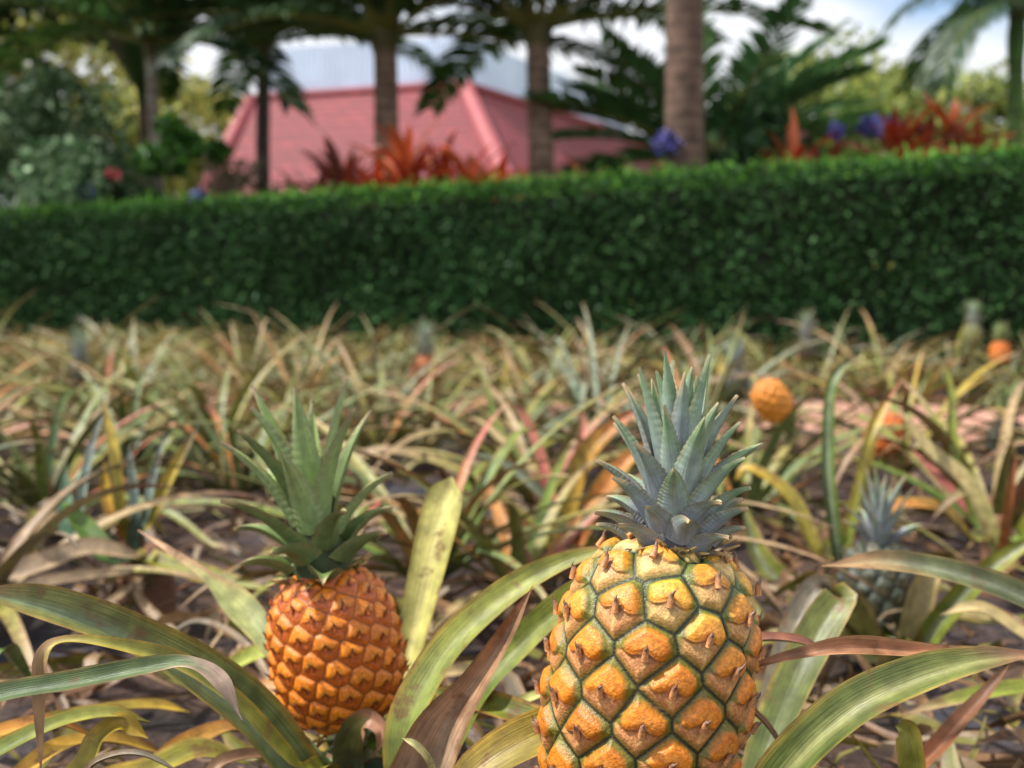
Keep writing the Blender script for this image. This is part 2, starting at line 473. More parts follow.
        line = (np.exp(-((y - yb - .03) / .06) ** 2) * np.clip(1.15 - ax, 0, 1))[:, None] * .75
        cc = cc * (1 - line) + pal['core'] * line
        kc = np.clip(kc, 0, 1); cc = cc * (1 - kc) + pal['core'] * kc
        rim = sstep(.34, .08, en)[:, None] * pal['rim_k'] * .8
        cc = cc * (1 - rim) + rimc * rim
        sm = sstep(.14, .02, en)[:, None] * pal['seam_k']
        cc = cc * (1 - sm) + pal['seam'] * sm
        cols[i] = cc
    mb = MB()
    i, j = np.meshgrid(np.arange(npt - 1), np.arange(nph), indexing='ij')
    a = (i * nph + j).ravel(); b = (i * nph + (j + 1) % nph).ravel()
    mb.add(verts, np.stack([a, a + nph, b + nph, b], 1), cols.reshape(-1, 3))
    # the dry tip of each bract, curling up and away from the eye
    if spine:
        for q_ in range(N):
            if rk[q_] < .3 * Rm: continue
            a0 = pk[q_]; rr = rk[q_]; zz = np.interp(sk[q_], S, z)
            n2, nz2 = np.interp(sk[q_], S, nr), np.interp(sk[q_], S, nz)
            rad = np.array([math.sin(a0), -math.cos(a0), 0]); tan = np.array([math.cos(a0), math.sin(a0), 0])
            nn = rad * n2 + np.array([0, 0, nz2]); upd = norm(np.cross(tan, -nn)) if np.cross(tan, -nn)[2] > 0 else norm(np.cross(tan, nn))
            p0 = rad * rr + np.array([0, 0, zz])
            ln = spine * L * rg.uniform(.6, 1.25); sw = tan * rg.normal(0, .22)
            pts = [p0 - upd * .16 * L + nn * amp * L * .35, p0 + nn * amp * L * .95 + upd * .05 * L, p0 + nn * (amp * L * .95 + .30 * ln) + (upd + sw * .6) * .42 * ln,
                   p0 + nn * (amp * L * .95 + .42 * ln) + (upd * .9 + sw) * .95 * ln]
            tb = tube(pts, [.07 * L, .055 * L, .026 * L, .003 * L], pal['core'], 6, 8,
                      cfun=lambda u, pc=pal: pc['bract'] * (1 - sstep(.0, .5, u))[:, None] + pc['spine'] * sstep(.0, .5, u)[:, None])
            mb.merge(tb)
    return mb, prof

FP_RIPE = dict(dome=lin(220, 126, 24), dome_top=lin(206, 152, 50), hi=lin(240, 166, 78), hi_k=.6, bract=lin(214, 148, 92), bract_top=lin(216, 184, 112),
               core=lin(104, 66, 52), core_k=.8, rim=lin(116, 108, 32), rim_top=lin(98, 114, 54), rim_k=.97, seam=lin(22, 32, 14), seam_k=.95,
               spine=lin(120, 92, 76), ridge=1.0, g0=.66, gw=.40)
FP_ORANGE = dict(dome=lin(224, 126, 18), dome_top=lin(214, 120, 34), hi=lin(240, 160, 52), hi_k=.6, bract=lin(198, 96, 22), bract_top=lin(184, 96, 56),
                 core=lin(98, 42, 26), core_k=.95, rim=lin(206, 112, 16), rim_top=lin(200, 108, 24), rim_k=.6, seam=lin(112, 52, 10), seam_k=.9,
                 spine=lin(92, 54, 42), ridge=.7, core_s=1.7, g0=.75, gw=.5)
FP_GREEN = dict(dome=lin(58, 66, 50), dome_top=lin(70, 76, 58), hi=lin(104, 102, 84), hi_k=.4, bract=lin(110, 102, 80), bract_top=lin(122, 116, 90),
                core=lin(58, 46, 44), core_k=.7, rim=lin(34, 44, 34), rim_top=lin(38, 48, 38), rim_k=.8, seam=lin(18, 24, 20), seam_k=.9,
                spine=lin(110, 96, 84), ridge=.9, g0=.7, gw=.5)

def crown_leaf(rg, az, e0, bend, L, w, z0, r0, sty, nu=58, teeth=.15):
    u = np.linspace(0, 1, nu)
    ang = e0 - bend * u ** 1.3
    ds = L / (nu - 1)
    d = np.stack([np.cos(ang) * math.cos(az), np.cos(ang) * math.sin(az), np.sin(ang)], 1)
    p = np.cumsum(d * ds, 0) - d[0] * ds + np.array([math.cos(az) * r0, math.sin(az) * r0, z0])
    wp = w * (.92 + .10 * np.sin(u * PI)) * np.clip(1 - u ** 1.15, 0, 1) ** .95 + w * .015
    return ribbon(p, wp, side=np.array([math.sin(az), -math.cos(az), 0]), roll=rg.normal(0, .12) + rg.normal(0, .15) * u, nv=7, fold=.55,
                  thick=w * .10, cfun=sty, teeth=teeth, nteeth=15, seed=int(rg.integers(1 << 20)))

def crown(rg, parent, pos, rot, n, hc, l0, l1, w0, w1, rb, st_low, st_top, e_lo=8, e_hi=84, bend_lo=-10, bend_hi=14, powe=.85, bmid=(0., .5), joined=None, az0=0., zf=.42, pw=1.0, basal=0):
    mbs = []
    for i in range(n):
        f = (i / (n - 1)) ** pw
        lng = (l0 + (l1 - l0) * sstep(0, .72, f)) * rg.uniform(.85, 1.12) * (1 - .22 * sstep(.85, 1, f))
        e = math.radians(e_lo + (e_hi - e_lo) * f ** powe + rg.normal(0, 3.5))
        b = math.radians(bend_lo + (bend_hi - bend_lo) * sstep(*bmid, f) + rg.normal(0, 7))
        w = w0 + (w1 - w0) * f
        t = f if st_low is not st_top else 0
        sty = style(**(st_low if rg.random() > f * 1.15 else st_top))
        mb = crown_leaf(rg, az0 + i * GA, e, b, lng, w * rg.uniform(.9, 1.08), hc * zf * f, rb * (1 - .72 * f), sty)
        mb.v = [v @ rot.T + pos for v in mb.v]
        mbs.append(mb)
    for i in range(basal):                # dried little leaves round the foot of the crown
        m = crown_leaf(rg, i * GA, math.radians(rg.uniform(5, 40)), math.radians(rg.uniform(-30, 30)), rg.uniform(.011, .019), rg.uniform(.005, .009), rg.uniform(-.004, .003), rb * rg.uniform(.85, 1.02),
                       style(base=st_low['base'] * .7, tip=lin(196, 168, 110), dry=lin(206, 178, 124), ds=.6), nu=12, teeth=0)
        m.v = [v @ rot.T + pos for v in m.v]
        mbs.append(m)
    core = tube([(0, 0, -.012), (0, 0, hc * .2), (0, 0, hc * .42)], [rb * .85, rb * .7, rb * .3], st_low['base'] * .35, 12)
    core.v = [v @ rot.T + pos for v in core.v]
    if joined is not None:
        for m in mbs + [core]: joined.merge(m)
        return
    cr = core.build('crown', M_CROWN, parent)
    for m in mbs: m.build('crown_leaf', M_CROWN, cr)

def pineapple(base, top, Rm, N, phi0, pal, label, crown_args, res=(720, 460), group=None, amp=.16, spine=.42, ground=True, seed=1, crown_axis=None, pq=(2.6, 2.3)):
    base = np.asarray(base); top = np.asarray(top)
    H = np.linalg.norm(top - base); rot = orient(top - base)
    loc = np.array([base[0], base[1], 0.])
    t = thing('pineapple', loc, label, 'pineapple', group)
    mb, prof = fruit_mb(Rm, H, N, phi0, res[0], res[1], pal, amp, spine, pq[0], pq[1], seed=seed)
    mb.v = [v @ rot.T + (base - loc) for v in mb.v]
    mb.build('fruit', M_FRUIT, t)
    if ground:
        d = rot[:, 2]
        sk_ = tube([(0, 0, -.03), (0, 0, base[2] * .5), base - loc - d * .03, base - loc + d * .02], [.013, .012, .012, .013], lin(120, 116, 70, .8), 12, 16)
        sk_.build('stalk', M_MATTE, t)
        rg = np.random.default_rng(seed + 50)
        for i in range(7):       # small collar leaves under the fruit
            m = crown_leaf(rg, i * GA, math.radians(rg.uniform(-25, 25)), math.radians(rg.uniform(10, 70)), rg.uniform(.05, .08), .014, -.012, .01,
                           style(base=GREEN, tip=TAN, dry=BROWN, ds=.7), nu=14, teeth=0)
            m.v = [v @ rot.T + (base - loc) for v in m.v]
            m.build('bract_leaf', M_LEAF, t)
    if crown_args:
        ca = dict(crown_args); rg = np.random.default_rng(seed + 9)
        crot = rot if crown_axis is None else orient(crown_axis)
        crown(rg, t, top - loc - rot[:, 2] * ca.pop('sink', .006), crot, **ca)
    return t

# crown leaf pigments
CB = dict(base=lin(164, 166, 182, .88), tip=lin(150, 176, 140, .85), margin=lin(166, 176, 150, .75), mw=.16, dry=lin(206, 180, 140, .8), ds=.93, under=lin(136, 152, 150, .85), blotch=.06)
CBT = dict(base=lin(178, 182, 194, .9), tip=lin(134, 168, 112, .85), margin=lin(150, 172, 130, .75), mw=.16, dry=lin(190, 176, 140, .8), ds=1.0, under=lin(144, 172, 138, .85), blotch=.06)
CG = dict(base=lin(92, 116, 58, .9), tip=lin(120, 142, 78, .85), margin=lin(150, 160, 116, .75), mw=.16, dry=lin(196, 172, 132, .8), ds=.95, under=lin(120, 140, 100, .85), blotch=.08)
CGT = dict(base=lin(150, 174, 106, .95), tip=lin(158, 184, 108, .95), margin=lin(176, 184, 150, .75), mw=.2, dry=lin(176, 150, 128, .8), ds=.98, under=lin(146, 166, 128, .85), blotch=.08)

# ------------------------------------------------------------------ ground
HL, HR = np.array([(0 - 512) / F * 8.0, 8.0]), np.array([(1024 - 512) / F * 5.55, 5.55])      # hedge foot line, seen in the photo
hdir = norm(HR - HL); hnor = np.array([-hdir[1], hdir[0]])
if hnor[1] < 0: hnor = -hnor
def hedge_pt(a, off=0.):       # a metres along from the left picture edge, off metres behind the front face
    q = HL + hdir * a + hnor * off
    return np.array([q[0], q[1], 0.])

def ground():
    xs = np.concatenate([[-400, -150, -60, -25, -12], np.linspace(-6, 6, 190), [12, 25, 60, 150, 400]])
    ys = np.concatenate([[-60, -20, -6, -2], np.linspace(-.5, 9, 170), [12, 20, 40, 90, 200, 600]])
    X, Y = np.meshgrid(xs, ys, indexing='ij')
    Z = np.zeros_like(X)
    for i in range(len(xs)):
        for j in range(len(ys)):
            x, y = xs[i], ys[j]
            if abs(x) < 6.1 and -.6 < y < 9.1:
                k = min(1, (6.1 - abs(x))) * min(1, y + .6) * min(1, 9.1 - y)
                Z[i, j] = k * (.022 * mnoise.noise((x * 3, y * 3, 0)) + .016 * mnoise.noise((x * 11, y * 11, 4)) + .008 * mnoise.noise((x * 27, y * 27, 9))) - .02 * k
    n = len(ys)
    i, j = np.meshgrid(np.arange(len(xs) - 1), np.arange(n - 1), indexing='ij'); a = (i * n + j).ravel()
    mb = MB(); mb.add(np.stack([X, Y, Z], -1), np.stack([a, a + n, a + n + 1, a + 1], 1), lin(90, 66, 56))
    tag(mb.build('ground', M_SOIL), kind='structure')
ground()

def sheet(name, quad, z, mat, sub=(1, 1), jitter=0.):
    q = np.asarray(quad, float)
    u = np.linspace(0, 1, sub[0] + 1); v = np.linspace(0, 1, sub[1] + 1)
    U, V = np.meshgrid(u, v, indexing='ij')
    p = (q[0] * (1 - U)[..., None] + q[1] * U[..., None]) * (1 - V)[..., None] + (q[3] * (1 - U)[..., None] + q[2] * U[..., None]) * V[..., None]
    zz = np.full(U.shape, z)
    if jitter:
        for i in range(U.shape[0]):
            for j in range(U.shape[1]):
                a = mnoise.noise((p[i, j, 0] * 3.1, p[i, j, 1] * 3.1, 2)); b = mnoise.noise((p[i, j, 0] * 9, p[i, j, 1] * 9, 6))
                zz[i, j] += jitter * (.6 * a + .4 * b)
                edge = min(V[i, j], 1 - V[i, j])
                p[i, j, 1] += .10 * a + .05 * b
                if edge < .01: zz[i, j] = -.03
    n = sub[1] + 1
    i, j = np.meshgrid(np.arange(sub[0]), np.arange(sub[1]), indexing='ij'); a = (i * n + j).ravel()
    mb = MB(); mb.add(np.concatenate([p, zz[..., None]], -1), np.stack([a, a + n, a + n + 1, a + 1], 1), lin(150, 100, 80))
    return tag(mb.build(name, mat), kind='structure')
# dirt path that crosses the field parallel to the hedge
pc = np.array([(915 - 512) / F * 4.05, 4.05]); pd = hdir
pn = hnor
sheet('path', [pc - pd * 5.5 - pn * .46, pc + pd * 4 - pn * .46, pc + pd * 4 + pn * .46, pc - pd * 5.5 + pn * .46], .022, M_PATH, (120, 10), .02)
sheet('lawn', [HL + hnor * .35 - hdir * 40, HL + hnor * .35 + hdir * 60, HL + hnor * 90 + hdir * 60, HL + hnor * 90 - hdir * 40], .03, M_LAWN)

# ------------------------------------------------------------------ leaf clouds
def leafcloud(mb, c, sz, col, rg, up=None, aspect=.45, jit=.25):
    """folded diamond leaves at centres c (n,3); col (n,3)"""
    n = len(c)
    d = norm(rg.normal(0, 1, (n, 3)))
    if up is not None: d = norm(d + np.asarray(up))
    s = norm(np.cross(d, norm(rg.normal(0, 1, (n, 3)))))
    nn = np.cross(s, d)
    L = (np.asarray(sz) * rg.uniform(.65, 1.3, n))[:, None]
    w = L * aspect
    v = np.stack([c - d * L * .5, c - d * L * .02 + s * w * .5 + nn * w * .2, c + d * L * .5 - nn * w * .15, c - d * L * .02 - s * w * .5 + nn * w * .2], 1)
    i = np.arange(n) * 4
    f = np.concatenate([np.stack([i, i + 1, i + 2], 1), np.stack([i, i + 2, i + 3], 1)])
    cc = np.repeat(col * (1 + rg.normal(0, jit, (n, 1))).clip(.4, 1.8), 4, 0)
    mb.add(v.reshape(-1, 3), f, cc)

def vary(rg, n, cols, w=None):
    cols = np.asarray(cols); i = rg.choice(len(cols), n, p=w)
    return cols[i]

# ------------------------------------------------------------------ hedge
HH, HW, HLEN0, HLEN1 = 1.015, .75, -2.2, 10.4
def hh(a):
    return 1.038 + .0168 * np.asarray(a)
def hedge():
    rg = np.random.default_rng(21)
    t = thing('hedge', hedge_pt((HLEN0 + HLEN1) / 2, HW / 2), 'long clipped dark green hedge with new shoots along its top, painted bright as if skylit', 'hedge')
    o = np.array(t.location)
    bx = MB()
    A = []
    for top_ in (0, 1):
        for a, off in ((HLEN0 + .05, .08), (HLEN1 - .05, .08), (HLEN1 - .05, HW - .08), (HLEN0 + .05, HW - .08)):
            q = hedge_pt(a, off); q[2] = top_ * (hh(a) - .09); A.append(q)
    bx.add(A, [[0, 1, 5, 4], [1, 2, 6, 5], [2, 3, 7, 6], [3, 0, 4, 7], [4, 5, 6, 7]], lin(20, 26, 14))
    bx.build('twigs', M_DARK, t, o, smooth=False)
    mb = MB()
    def face(n, where, cols, w, up, sz):
        a = rg.uniform(HLEN0, HLEN1, n)
        if where == 'front': off = -.01 + np.abs(rg.normal(0, .05, n)); z = rg.uniform(.02, 1, n) * hh(a)
        elif where == 'back': off = HW - np.abs(rg.normal(0, .05, n)); z = rg.uniform(.02, 1, n) * hh(a)
        else: off = rg.uniform(0, HW, n); z = hh(a) - np.abs(rg.normal(0, .04, n)) + .02
        # slow bumps in the clipped faces
        bm = np.array([mnoise.noise((x * 1.7, zz * 2.2, 3.)) for x, zz in zip(a, z)])
        if where == 'front': off = off + .05 * bm
        if where == 'top': z = z + .025 * np.array([mnoise.noise((x * 2.4, 5., y * 2)) for x, y in zip(a, off)])
        c = np.concatenate([(HL + hdir * a[:, None] + hnor * off[:, None]), z[:, None]], 1) - o
        leafcloud(mb, c, np.full(n, sz), vary(rg, n, cols, w), rg, up, .5, .16)
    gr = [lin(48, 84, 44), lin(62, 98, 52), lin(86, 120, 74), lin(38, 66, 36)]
    fr = np.array([-hnor[0] * .9, -hnor[1] * .9, .3])
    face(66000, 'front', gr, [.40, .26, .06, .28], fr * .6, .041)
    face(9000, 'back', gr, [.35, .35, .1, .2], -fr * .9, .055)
    face(15000, 'top', [lin(54, 98, 32), lin(76, 126, 40), lin(100, 148, 54)], [.4, .4, .2], (0, 0, .9), .042)  # top leaves coloured lighter than the sides, sky light put into the colour
    # new shoots above the clipped top, colour brightened to stand for sky light
    n = 5200; a = rg.uniform(HLEN0, HLEN1, n); off = rg.uniform(0, HW, n)
    z = hh(a) + np.abs(rg.normal(0, .028, n))
    c = np.concatenate([(HL + hdir * a[:, None] + hnor * off[:, None]), z[:, None]], 1) - o
    leafcloud(mb, c, np.full(n, .048), vary(rg, n, [lin(76, 122, 44), lin(100, 146, 58)]), rg, (0, 0, 1.4), .4)
    # scattered yellowing leaves
    n = 70; a = rg.uniform(HLEN0, HLEN1, n); off = np.full(n, -.02)
    z = rg.uniform(.1, 1, n) * hh(a)
    c = np.concatenate([(HL + hdir * a[:, None] + hnor * off[:, None]), z[:, None]], 1) - o
    leafcloud(mb, c, np.full(n, .045), vary(rg, n, [lin(130, 160, 90), lin(120, 120, 60), lin(130, 164, 130)]), rg, fr, .5)
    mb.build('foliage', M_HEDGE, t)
hedge()

# ------------------------------------------------------------------ the two near pineapples
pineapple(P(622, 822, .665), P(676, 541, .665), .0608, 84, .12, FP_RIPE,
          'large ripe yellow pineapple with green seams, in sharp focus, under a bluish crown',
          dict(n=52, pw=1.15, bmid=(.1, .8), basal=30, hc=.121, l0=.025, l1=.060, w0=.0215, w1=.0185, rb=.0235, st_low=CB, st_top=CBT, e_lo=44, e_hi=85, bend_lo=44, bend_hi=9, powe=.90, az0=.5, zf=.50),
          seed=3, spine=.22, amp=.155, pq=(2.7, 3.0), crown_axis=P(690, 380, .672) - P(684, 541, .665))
pineapple(P(351, 728, .865), P(322, 566, .86), .0510, 132, .9, FP_ORANGE,
          'smaller deep orange pineapple with brown eyes, leaning under a wide green crown',
          dict(n=26, pw=1.05, bmid=(.25, .95), basal=18, hc=.138, l0=.036, l1=.090, w0=.0255, w1=.0260, rb=.027, st_low=CG, st_top=CGT, e_lo=34, e_hi=84, bend_lo=46, bend_hi=12, powe=.80, az0=2.5, zf=.46),
          seed=5, amp=.115, spine=.32, crown_axis=P(280, 400, .85) - P(312, 575, .86), res=(640, 420))

# ------------------------------------------------------------------ plants that carry the near leaves
def near_plant(loc, label):
    t = thing('pineapple_plant', loc, label, 'pineapple plant', 'pineapple plants of the field')
    tube([(0, 0, -.03), (0, 0, .05), (0, 0, .10)], [.028, .026, .012], BROWN, 10).build('stem', M_MATTE, t)
    return t
def ground_under(px, py, d):
    q = P(px, py, d); return np.array([q[0], q[1], 0])

def CL(pl, pts, w, sty, face=(0, -.45, .9), fold=.3, roll=None, wav=.05, n=48, nv=15, seed=1, thick=.0014, rootw=None, rooted=True):
    o = np.array(pl.location)
    q = [P(*p) for p in pts]; ww = [a * .92 * p[2] / F for a, p in zip(w, pts)]
    fold = min(fold * 1.5 + .12, .75)
    if rooted:
        r0 = o + np.array([0, 0, .03]); q0 = q[0]
        q = [r0, r0 * .5 + q0 * .5 + np.array([0, 0, .02])] + q
        ww = [ww[0] * .9, ww[0]] + ww
        if roll is not None: roll = [roll[0]] * 2 + list(roll)
    path = catmull(q, n); wid = catmull(np.stack([ww] * 3, 1), n)[:, 0].clip(.0008)
    tl = np.clip((1 - np.linspace(0, 1, n)) / .13, 0, 1)
    wid = (wid * (1 - (1 - tl) ** 2.2)).clip(.0007)
    rl = catmull(np.stack([roll] * 3, 1), n)[:, 0] if roll is not None else None
    path[:, 2] = np.maximum(path[:, 2], .012)
    mb = ribbon(path - o, wid, face=face, roll=rl, nv=nv, fold=fold, thick=thick, cfun=style(**sty), wav=wav, seed=seed)
    return mb.build('leaf', M_LEAF, pl)

PL = near_plant(ground_under(352, 734, .88), 'pineapple plant bearing the smaller orange pineapple, with broad pale leaves')
PR = near_plant(ground_under(622, 822, .69), 'pineapple plant bearing the large ripe yellow pineapple in focus')
OL = near_plant(np.array([-.43, .62, 0]), 'pineapple plant at the left picture edge, one drooping leaf tip dried tan')
OR = near_plant(np.array([.45, .74, 0]), 'pineapple plant at the right picture edge with arching dark leaves')
UP = near_plant(G(880, 1.47), 'pineapple plant bearing the unripe dark green pineapple')

pale = dict(base=lin(176, 180, 92, K), tip=lin(232, 222, 130, K), margin=lin(186, 180, 76, K), mw=.22, mid=lin(236, 226, 150, K), under=lin(214, 214, 140, K))
CL(PL, [(392, 735, .93), (410, 650, .95), (428, 570, .97), (444, 505, .985), (452, 476, .99)], [28, 32, 40, 43, 24], pale, face=(-.15, -1, .25), fold=.15, seed=3)
CL(PL, [(322, 725, .90), (290, 672, .93), (266, 640, .95), (238, 606, .97), (206, 576, .98), (172, 552, .99), (138, 530, 1.0)], [20, 24, 28, 35, 13, 8, 5],
   dict(base=lin(150, 164, 110, K), tip=lin(204, 204, 128, K), margin=lin(216, 204, 130, K), mw=.2, dry=lin(214, 170, 132, K), ds=.80), face=(.3, -.8, .5), fold=.2, seed=4)
CL(PL, [(330, 690, 1.02), (285, 652, 1.05), (240, 664, 1.07), (208, 692, 1.08)], [20, 24, 24, 8], dict(base=OLIVE, tip=lin(176, 184, 84, K), margin=YEL, mw=.2), face=(0, -.6, .8), seed=5)
CL(PL, [(352, 800, .83), (347, 755, .81), (354, 729, .79), (368, 719, .785), (381, 732, .78), (376, 756, .78)], [36, 34, 30, 22, 14, 4],
   dict(base=lin(104, 126, 92, K), tip=lin(170, 156, 80, K), dry=lin(206, 150, 120, K), ds=.72, under=lin(110, 140, 116, K)), face=(.2, -.9, .3), fold=.3, wav=.12, seed=6)
CL(PL, [(404, 790, .83), (410, 742, .83), (402, 708, .84)], [42, 34, 8], dict(base=lin(96, 130, 108, K), tip=lin(128, 150, 104, K), under=lin(110, 140, 116, K)), face=(0, -1, .3), seed=7)
CL(PL, [(322, 770, .80), (300, 742, .80), (296, 722, .80)], [30, 24, 6], dict(base=lin(104, 138, 112, K), tip=lin(140, 160, 120, K)), face=(0, -1, .3), seed=8)
# the broad leaf that sweeps to the lower left
CL(PL, [(318, 800, .80), (255, 724, .76), (192, 676, .73), (120, 636, .70), (50, 610, .68), (-30, 590, .66)], [58, 62, 60, 52, 44, 30],
   dict(base=lin(112, 132, 84, K), tip=lin(140, 140, 72, K), margin=lin(186, 158, 66, K), mw=.26, mid=lin(136, 156, 118, K), dry=lin(186, 140, 100, K), ds=1.02, under=lin(112, 140, 104, K)), face=(.25, -.62, .75), fold=.30, seed=9, wav=.07)
CL(PL, [(300, 770, .73), (240, 706, .69), (180, 664, .665), (112, 645, .65), (64, 641, .645), (44, 656, .64), (40, 695, .64), (41, 772, .645)], [24, 24, 22, 15, 11, 16, 14, 11],
   dict(base=OLIVE, tip=lin(188, 170, 84, K), margin=YEL, mw=.3, dry=lin(206, 166, 126, K), ds=.78, under=lin(160, 150, 80, K)), face=(.1, -.55, .8), fold=.3, wav=.16, seed=10)
CL(PL, [(330, 720, 1.0), (296, 705, 1.02), (262, 690, 1.04), (236, 700, 1.05)], [20, 24, 22, 8], dict(base=ORANGE, tip=lin(206, 150, 60, K), margin=YEL, dry=RUST, ds=.9), seed=11)
CL(PL, [(330, 750, .96), (280, 735, .98), (232, 722, 1.0)], [16, 18, 6], dict(base=YEL, tip=lin(220, 190, 96, K)), seed=12)
CL(PL, [(380, 720, 1.0), (440, 716, 1.05), (500, 730, 1.1)], [20, 22, 8], dict(base=GREEN, tip=OLIVE), seed=13)
# leaves of the plant under the large fruit
CL(PR, [(446, 860, .76), (404, 752, .76), (438, 664, .78), (498, 602, .79), (556, 566, .79), (606, 551, .78), (632, 556, .77)], [40, 43, 43, 36, 24, 11, 5],
   dict(base=lin(134, 148, 70, K), tip=lin(156, 158, 66, K), margin=lin(188, 160, 60, K), mw=.22, dry=lin(186, 128, 96, K), ds=.93, under=GREEN), face=(-.35, -.75, .6), fold=.22, seed=14)
CL(PR, [(436, 810, .81), (470, 706, .82), (520, 646, .83), (575, 596, .83), (612, 572, .83)], [33, 35, 36, 30, 12],
   dict(base=GREEN, tip=OLIVE, margin=lin(170, 170, 74, K), mw=.2), face=(-.35, -.75, .6), fold=.25, seed=15)
CL(PR, [(404, 850, .70), (436, 744, .70), (474, 684, .70), (508, 630, .70), (533, 586, .70)], [60, 60, 32, 18, 5],
   dict(base=lin(206, 178, 148, K), tip=lin(176, 128, 92, K), margin=lin(160, 124, 92, K), mw=.3, mid=lin(170, 136, 106, K), under=lin(196, 160, 128, K), blotch=.25), face=(-.1, -.95, .3), fold=1.1, wav=.14, seed=16)
CL(PR, [(440, 800, .66), (430, 765, .655), (416, 746, .65), (402, 738, .65)], [10, 10, 9, 4], dict(base=lin(190, 184, 110, K), tip=lin(220, 212, 150, K)), face=(.6, -.7, .4), seed=17)
CL(PR, [(600, 748, .77), (545, 724, .80), (482, 704, .82), (420, 688, .84)], [26, 28, 30, 8], dict(base=GREEN, tip=OLIVE, margin=lin(218, 164, 70, K), mw=.4), face=(0, -.6, .8), seed=18)
CL(PR, [(620, 720, .70), (560, 728, .69), (505, 752, .68), (440, 800, .67)], [40, 48, 50, 36], dict(base=OLIVE, tip=lin(166, 142, 60, K), margin=YEL, mw=.18, under=ORANGE), face=(-.3, -.7, .6), fold=.2, seed=19)
CL(PR, [(600, 690, .84), (555, 692, .86), (505, 706, .88), (470, 690, .9)], [12, 14, 14, 5], dict(base=lin(150, 160, 90, K), tip=PALEY), seed=20)
CL(PR, [(745, 830, .79), (768, 748, .83), (798, 676, .87), (826, 622, .89), (842, 598, .90), (838, 612, .93), (822, 660, .96)], [36, 42, 46, 44, 34, 26, 8],
   dict(base=lin(96, 110, 50, K), tip=lin(126, 128, 60, K), margin=lin(176, 160, 76, K), mw=.18), face=(-.5, -.8, .3), fold=.2, seed=21)
CL(PR, [(760, 760, .92), (778, 690, .96), (800, 620, .99), (818, 588, 1.0), (830, 596, 1.02)], [30, 32, 32, 26, 10], dict(base=lin(112, 116, 84, K), tip=GREY, margin=GREY, mw=.25), face=(-.5, -.8, .3), seed=22)
CL(PR, [(742, 850, .61), (786, 775, .59), (850, 714, .58), (918, 680, .58), (982, 662, .58), (1040, 654, .585)], [48, 52, 54, 46, 30, 12],
   dict(base=lin(92, 110, 52, K), tip=lin(120, 128, 62, K), margin=lin(190, 172, 80, K), mw=.22, mid=lin(176, 176, 110, K), dry=lin(150, 110, 84, K), ds=.95, under=lin(120, 140, 104, K)), face=(-.35, -.6, .7), fold=.34, seed=23)
CL(PR, [(690, 690, .74), (740, 646, .74), (790, 640, .74), (830, 652, .745)], [12, 15, 13, 4], dict(base=lin(190, 130, 108, K), tip=lin(170, 110, 86, K)), fold=.8, wav=.2, seed=24)
CL(PR, [(720, 700, .74), (760, 718, .75), (790, 760, .75)], [8, 8, 3], dict(base=lin(170, 110, 90, K), tip=BROWN), fold=.8, seed=25)
# right picture edge
CL(OR, [(1120, 690, .66), (1030, 658, .65), (930, 653, .645), (850, 649, .645), (792, 657, .65), (738, 670, .66)], [15, 13, 16, 21, 14, 5],
   dict(base=lin(206, 148, 104, K), tip=lin(190, 134, 100, K), margin=lin(222, 176, 130, K), mw=.35, blotch=.3, under=lin(206, 150, 110, K)), face=(0, -.7, .7), fold=1.2, wav=.25, seed=26)
CL(OR, [(1170, 690, .86), (1090, 636, .86), (1024, 598, .86), (955, 574, .86), (885, 562, .86), (822, 566, .86)], [32, 32, 31, 29, 24, 7],
   dict(base=lin(76, 88, 54, K), tip=lin(112, 118, 76, K), margin=lin(150, 140, 90, K), mw=.2, mid=lin(150, 156, 128, K), dry=lin(186, 146, 104, K), ds=.94), face=(0, -.75, .6), fold=.2, seed=27)
CL(OR, [(916, 800, .73), (908, 760, .72), (904, 732, .72), (896, 726, .72)], [34, 32, 28, 10], dict(base=OLIVE, tip=lin(176, 172, 74, K), margin=YEL), face=(.1, -1, .3), seed=28)
CL(OR, [(905, 800, .85), (945, 740, .88), (985, 694, .9), (1010, 664, .9)], [18, 20, 14, 4], dict(base=RUST, tip=BROWN, under=BROWN), fold=.9, wav=.15, seed=29)
CL(OR, [(1090, 700, .98), (1024, 690, .98), (960, 700, .98), (900, 716, .98)], [20, 22, 18, 5], dict(base=GREEN, tip=OLIVE, dry=TAN, ds=.9), seed=30)
CL(OR, [(1090, 660, 1.1), (1030, 640, 1.12), (980, 610, 1.14), (940, 615, 1.15)], [22, 22, 18, 5], dict(base=lin(120, 128, 70, K), tip=STRAW), seed=31)
# left picture edge
CL(OL, [(-80, 722, .60), (0, 697, .60), (70, 684, .60), (150, 668, .60), (190, 664, .598), (220, 682, .595), (242, 720, .595)], [30, 28, 26, 22, 16, 20, 4],
   dict(base=lin(84, 106, 62, K), tip=lin(96, 112, 66, K), margin=lin(128, 120, 70, K), dry=lin(196, 168, 148, K), ds=.83, under=GREEN), face=(.1, -.6, .8), fold=.3, wav=.1, seed=32)
CL(OL, [(-60, 790, .70), (0, 752, .72), (60, 724, .74), (110, 714, .76), (150, 722, .78)], [24, 24, 22, 20, 8], dict(base=GREEN, tip=lin(170, 166, 80, K), margin=YEL), seed=33)
CL(OL, [(-60, 750, .78), (0, 733, .80), (50, 722, .82), (90, 734, .84)], [20, 20, 16, 5], dict(base=YEL, tip=ORANGE), seed=34)
CL(OL, [(40, 800, .72), (84, 768, .74), (100, 738, .75), (124, 724, .76), (148, 738, .76)], [26, 26, 26, 24, 8], dict(base=OLIVE, tip=lin(206, 170, 60, K), margin=lin(220, 190, 90, K), under=RUST), face=(-.3, -.7, .6), seed=35)
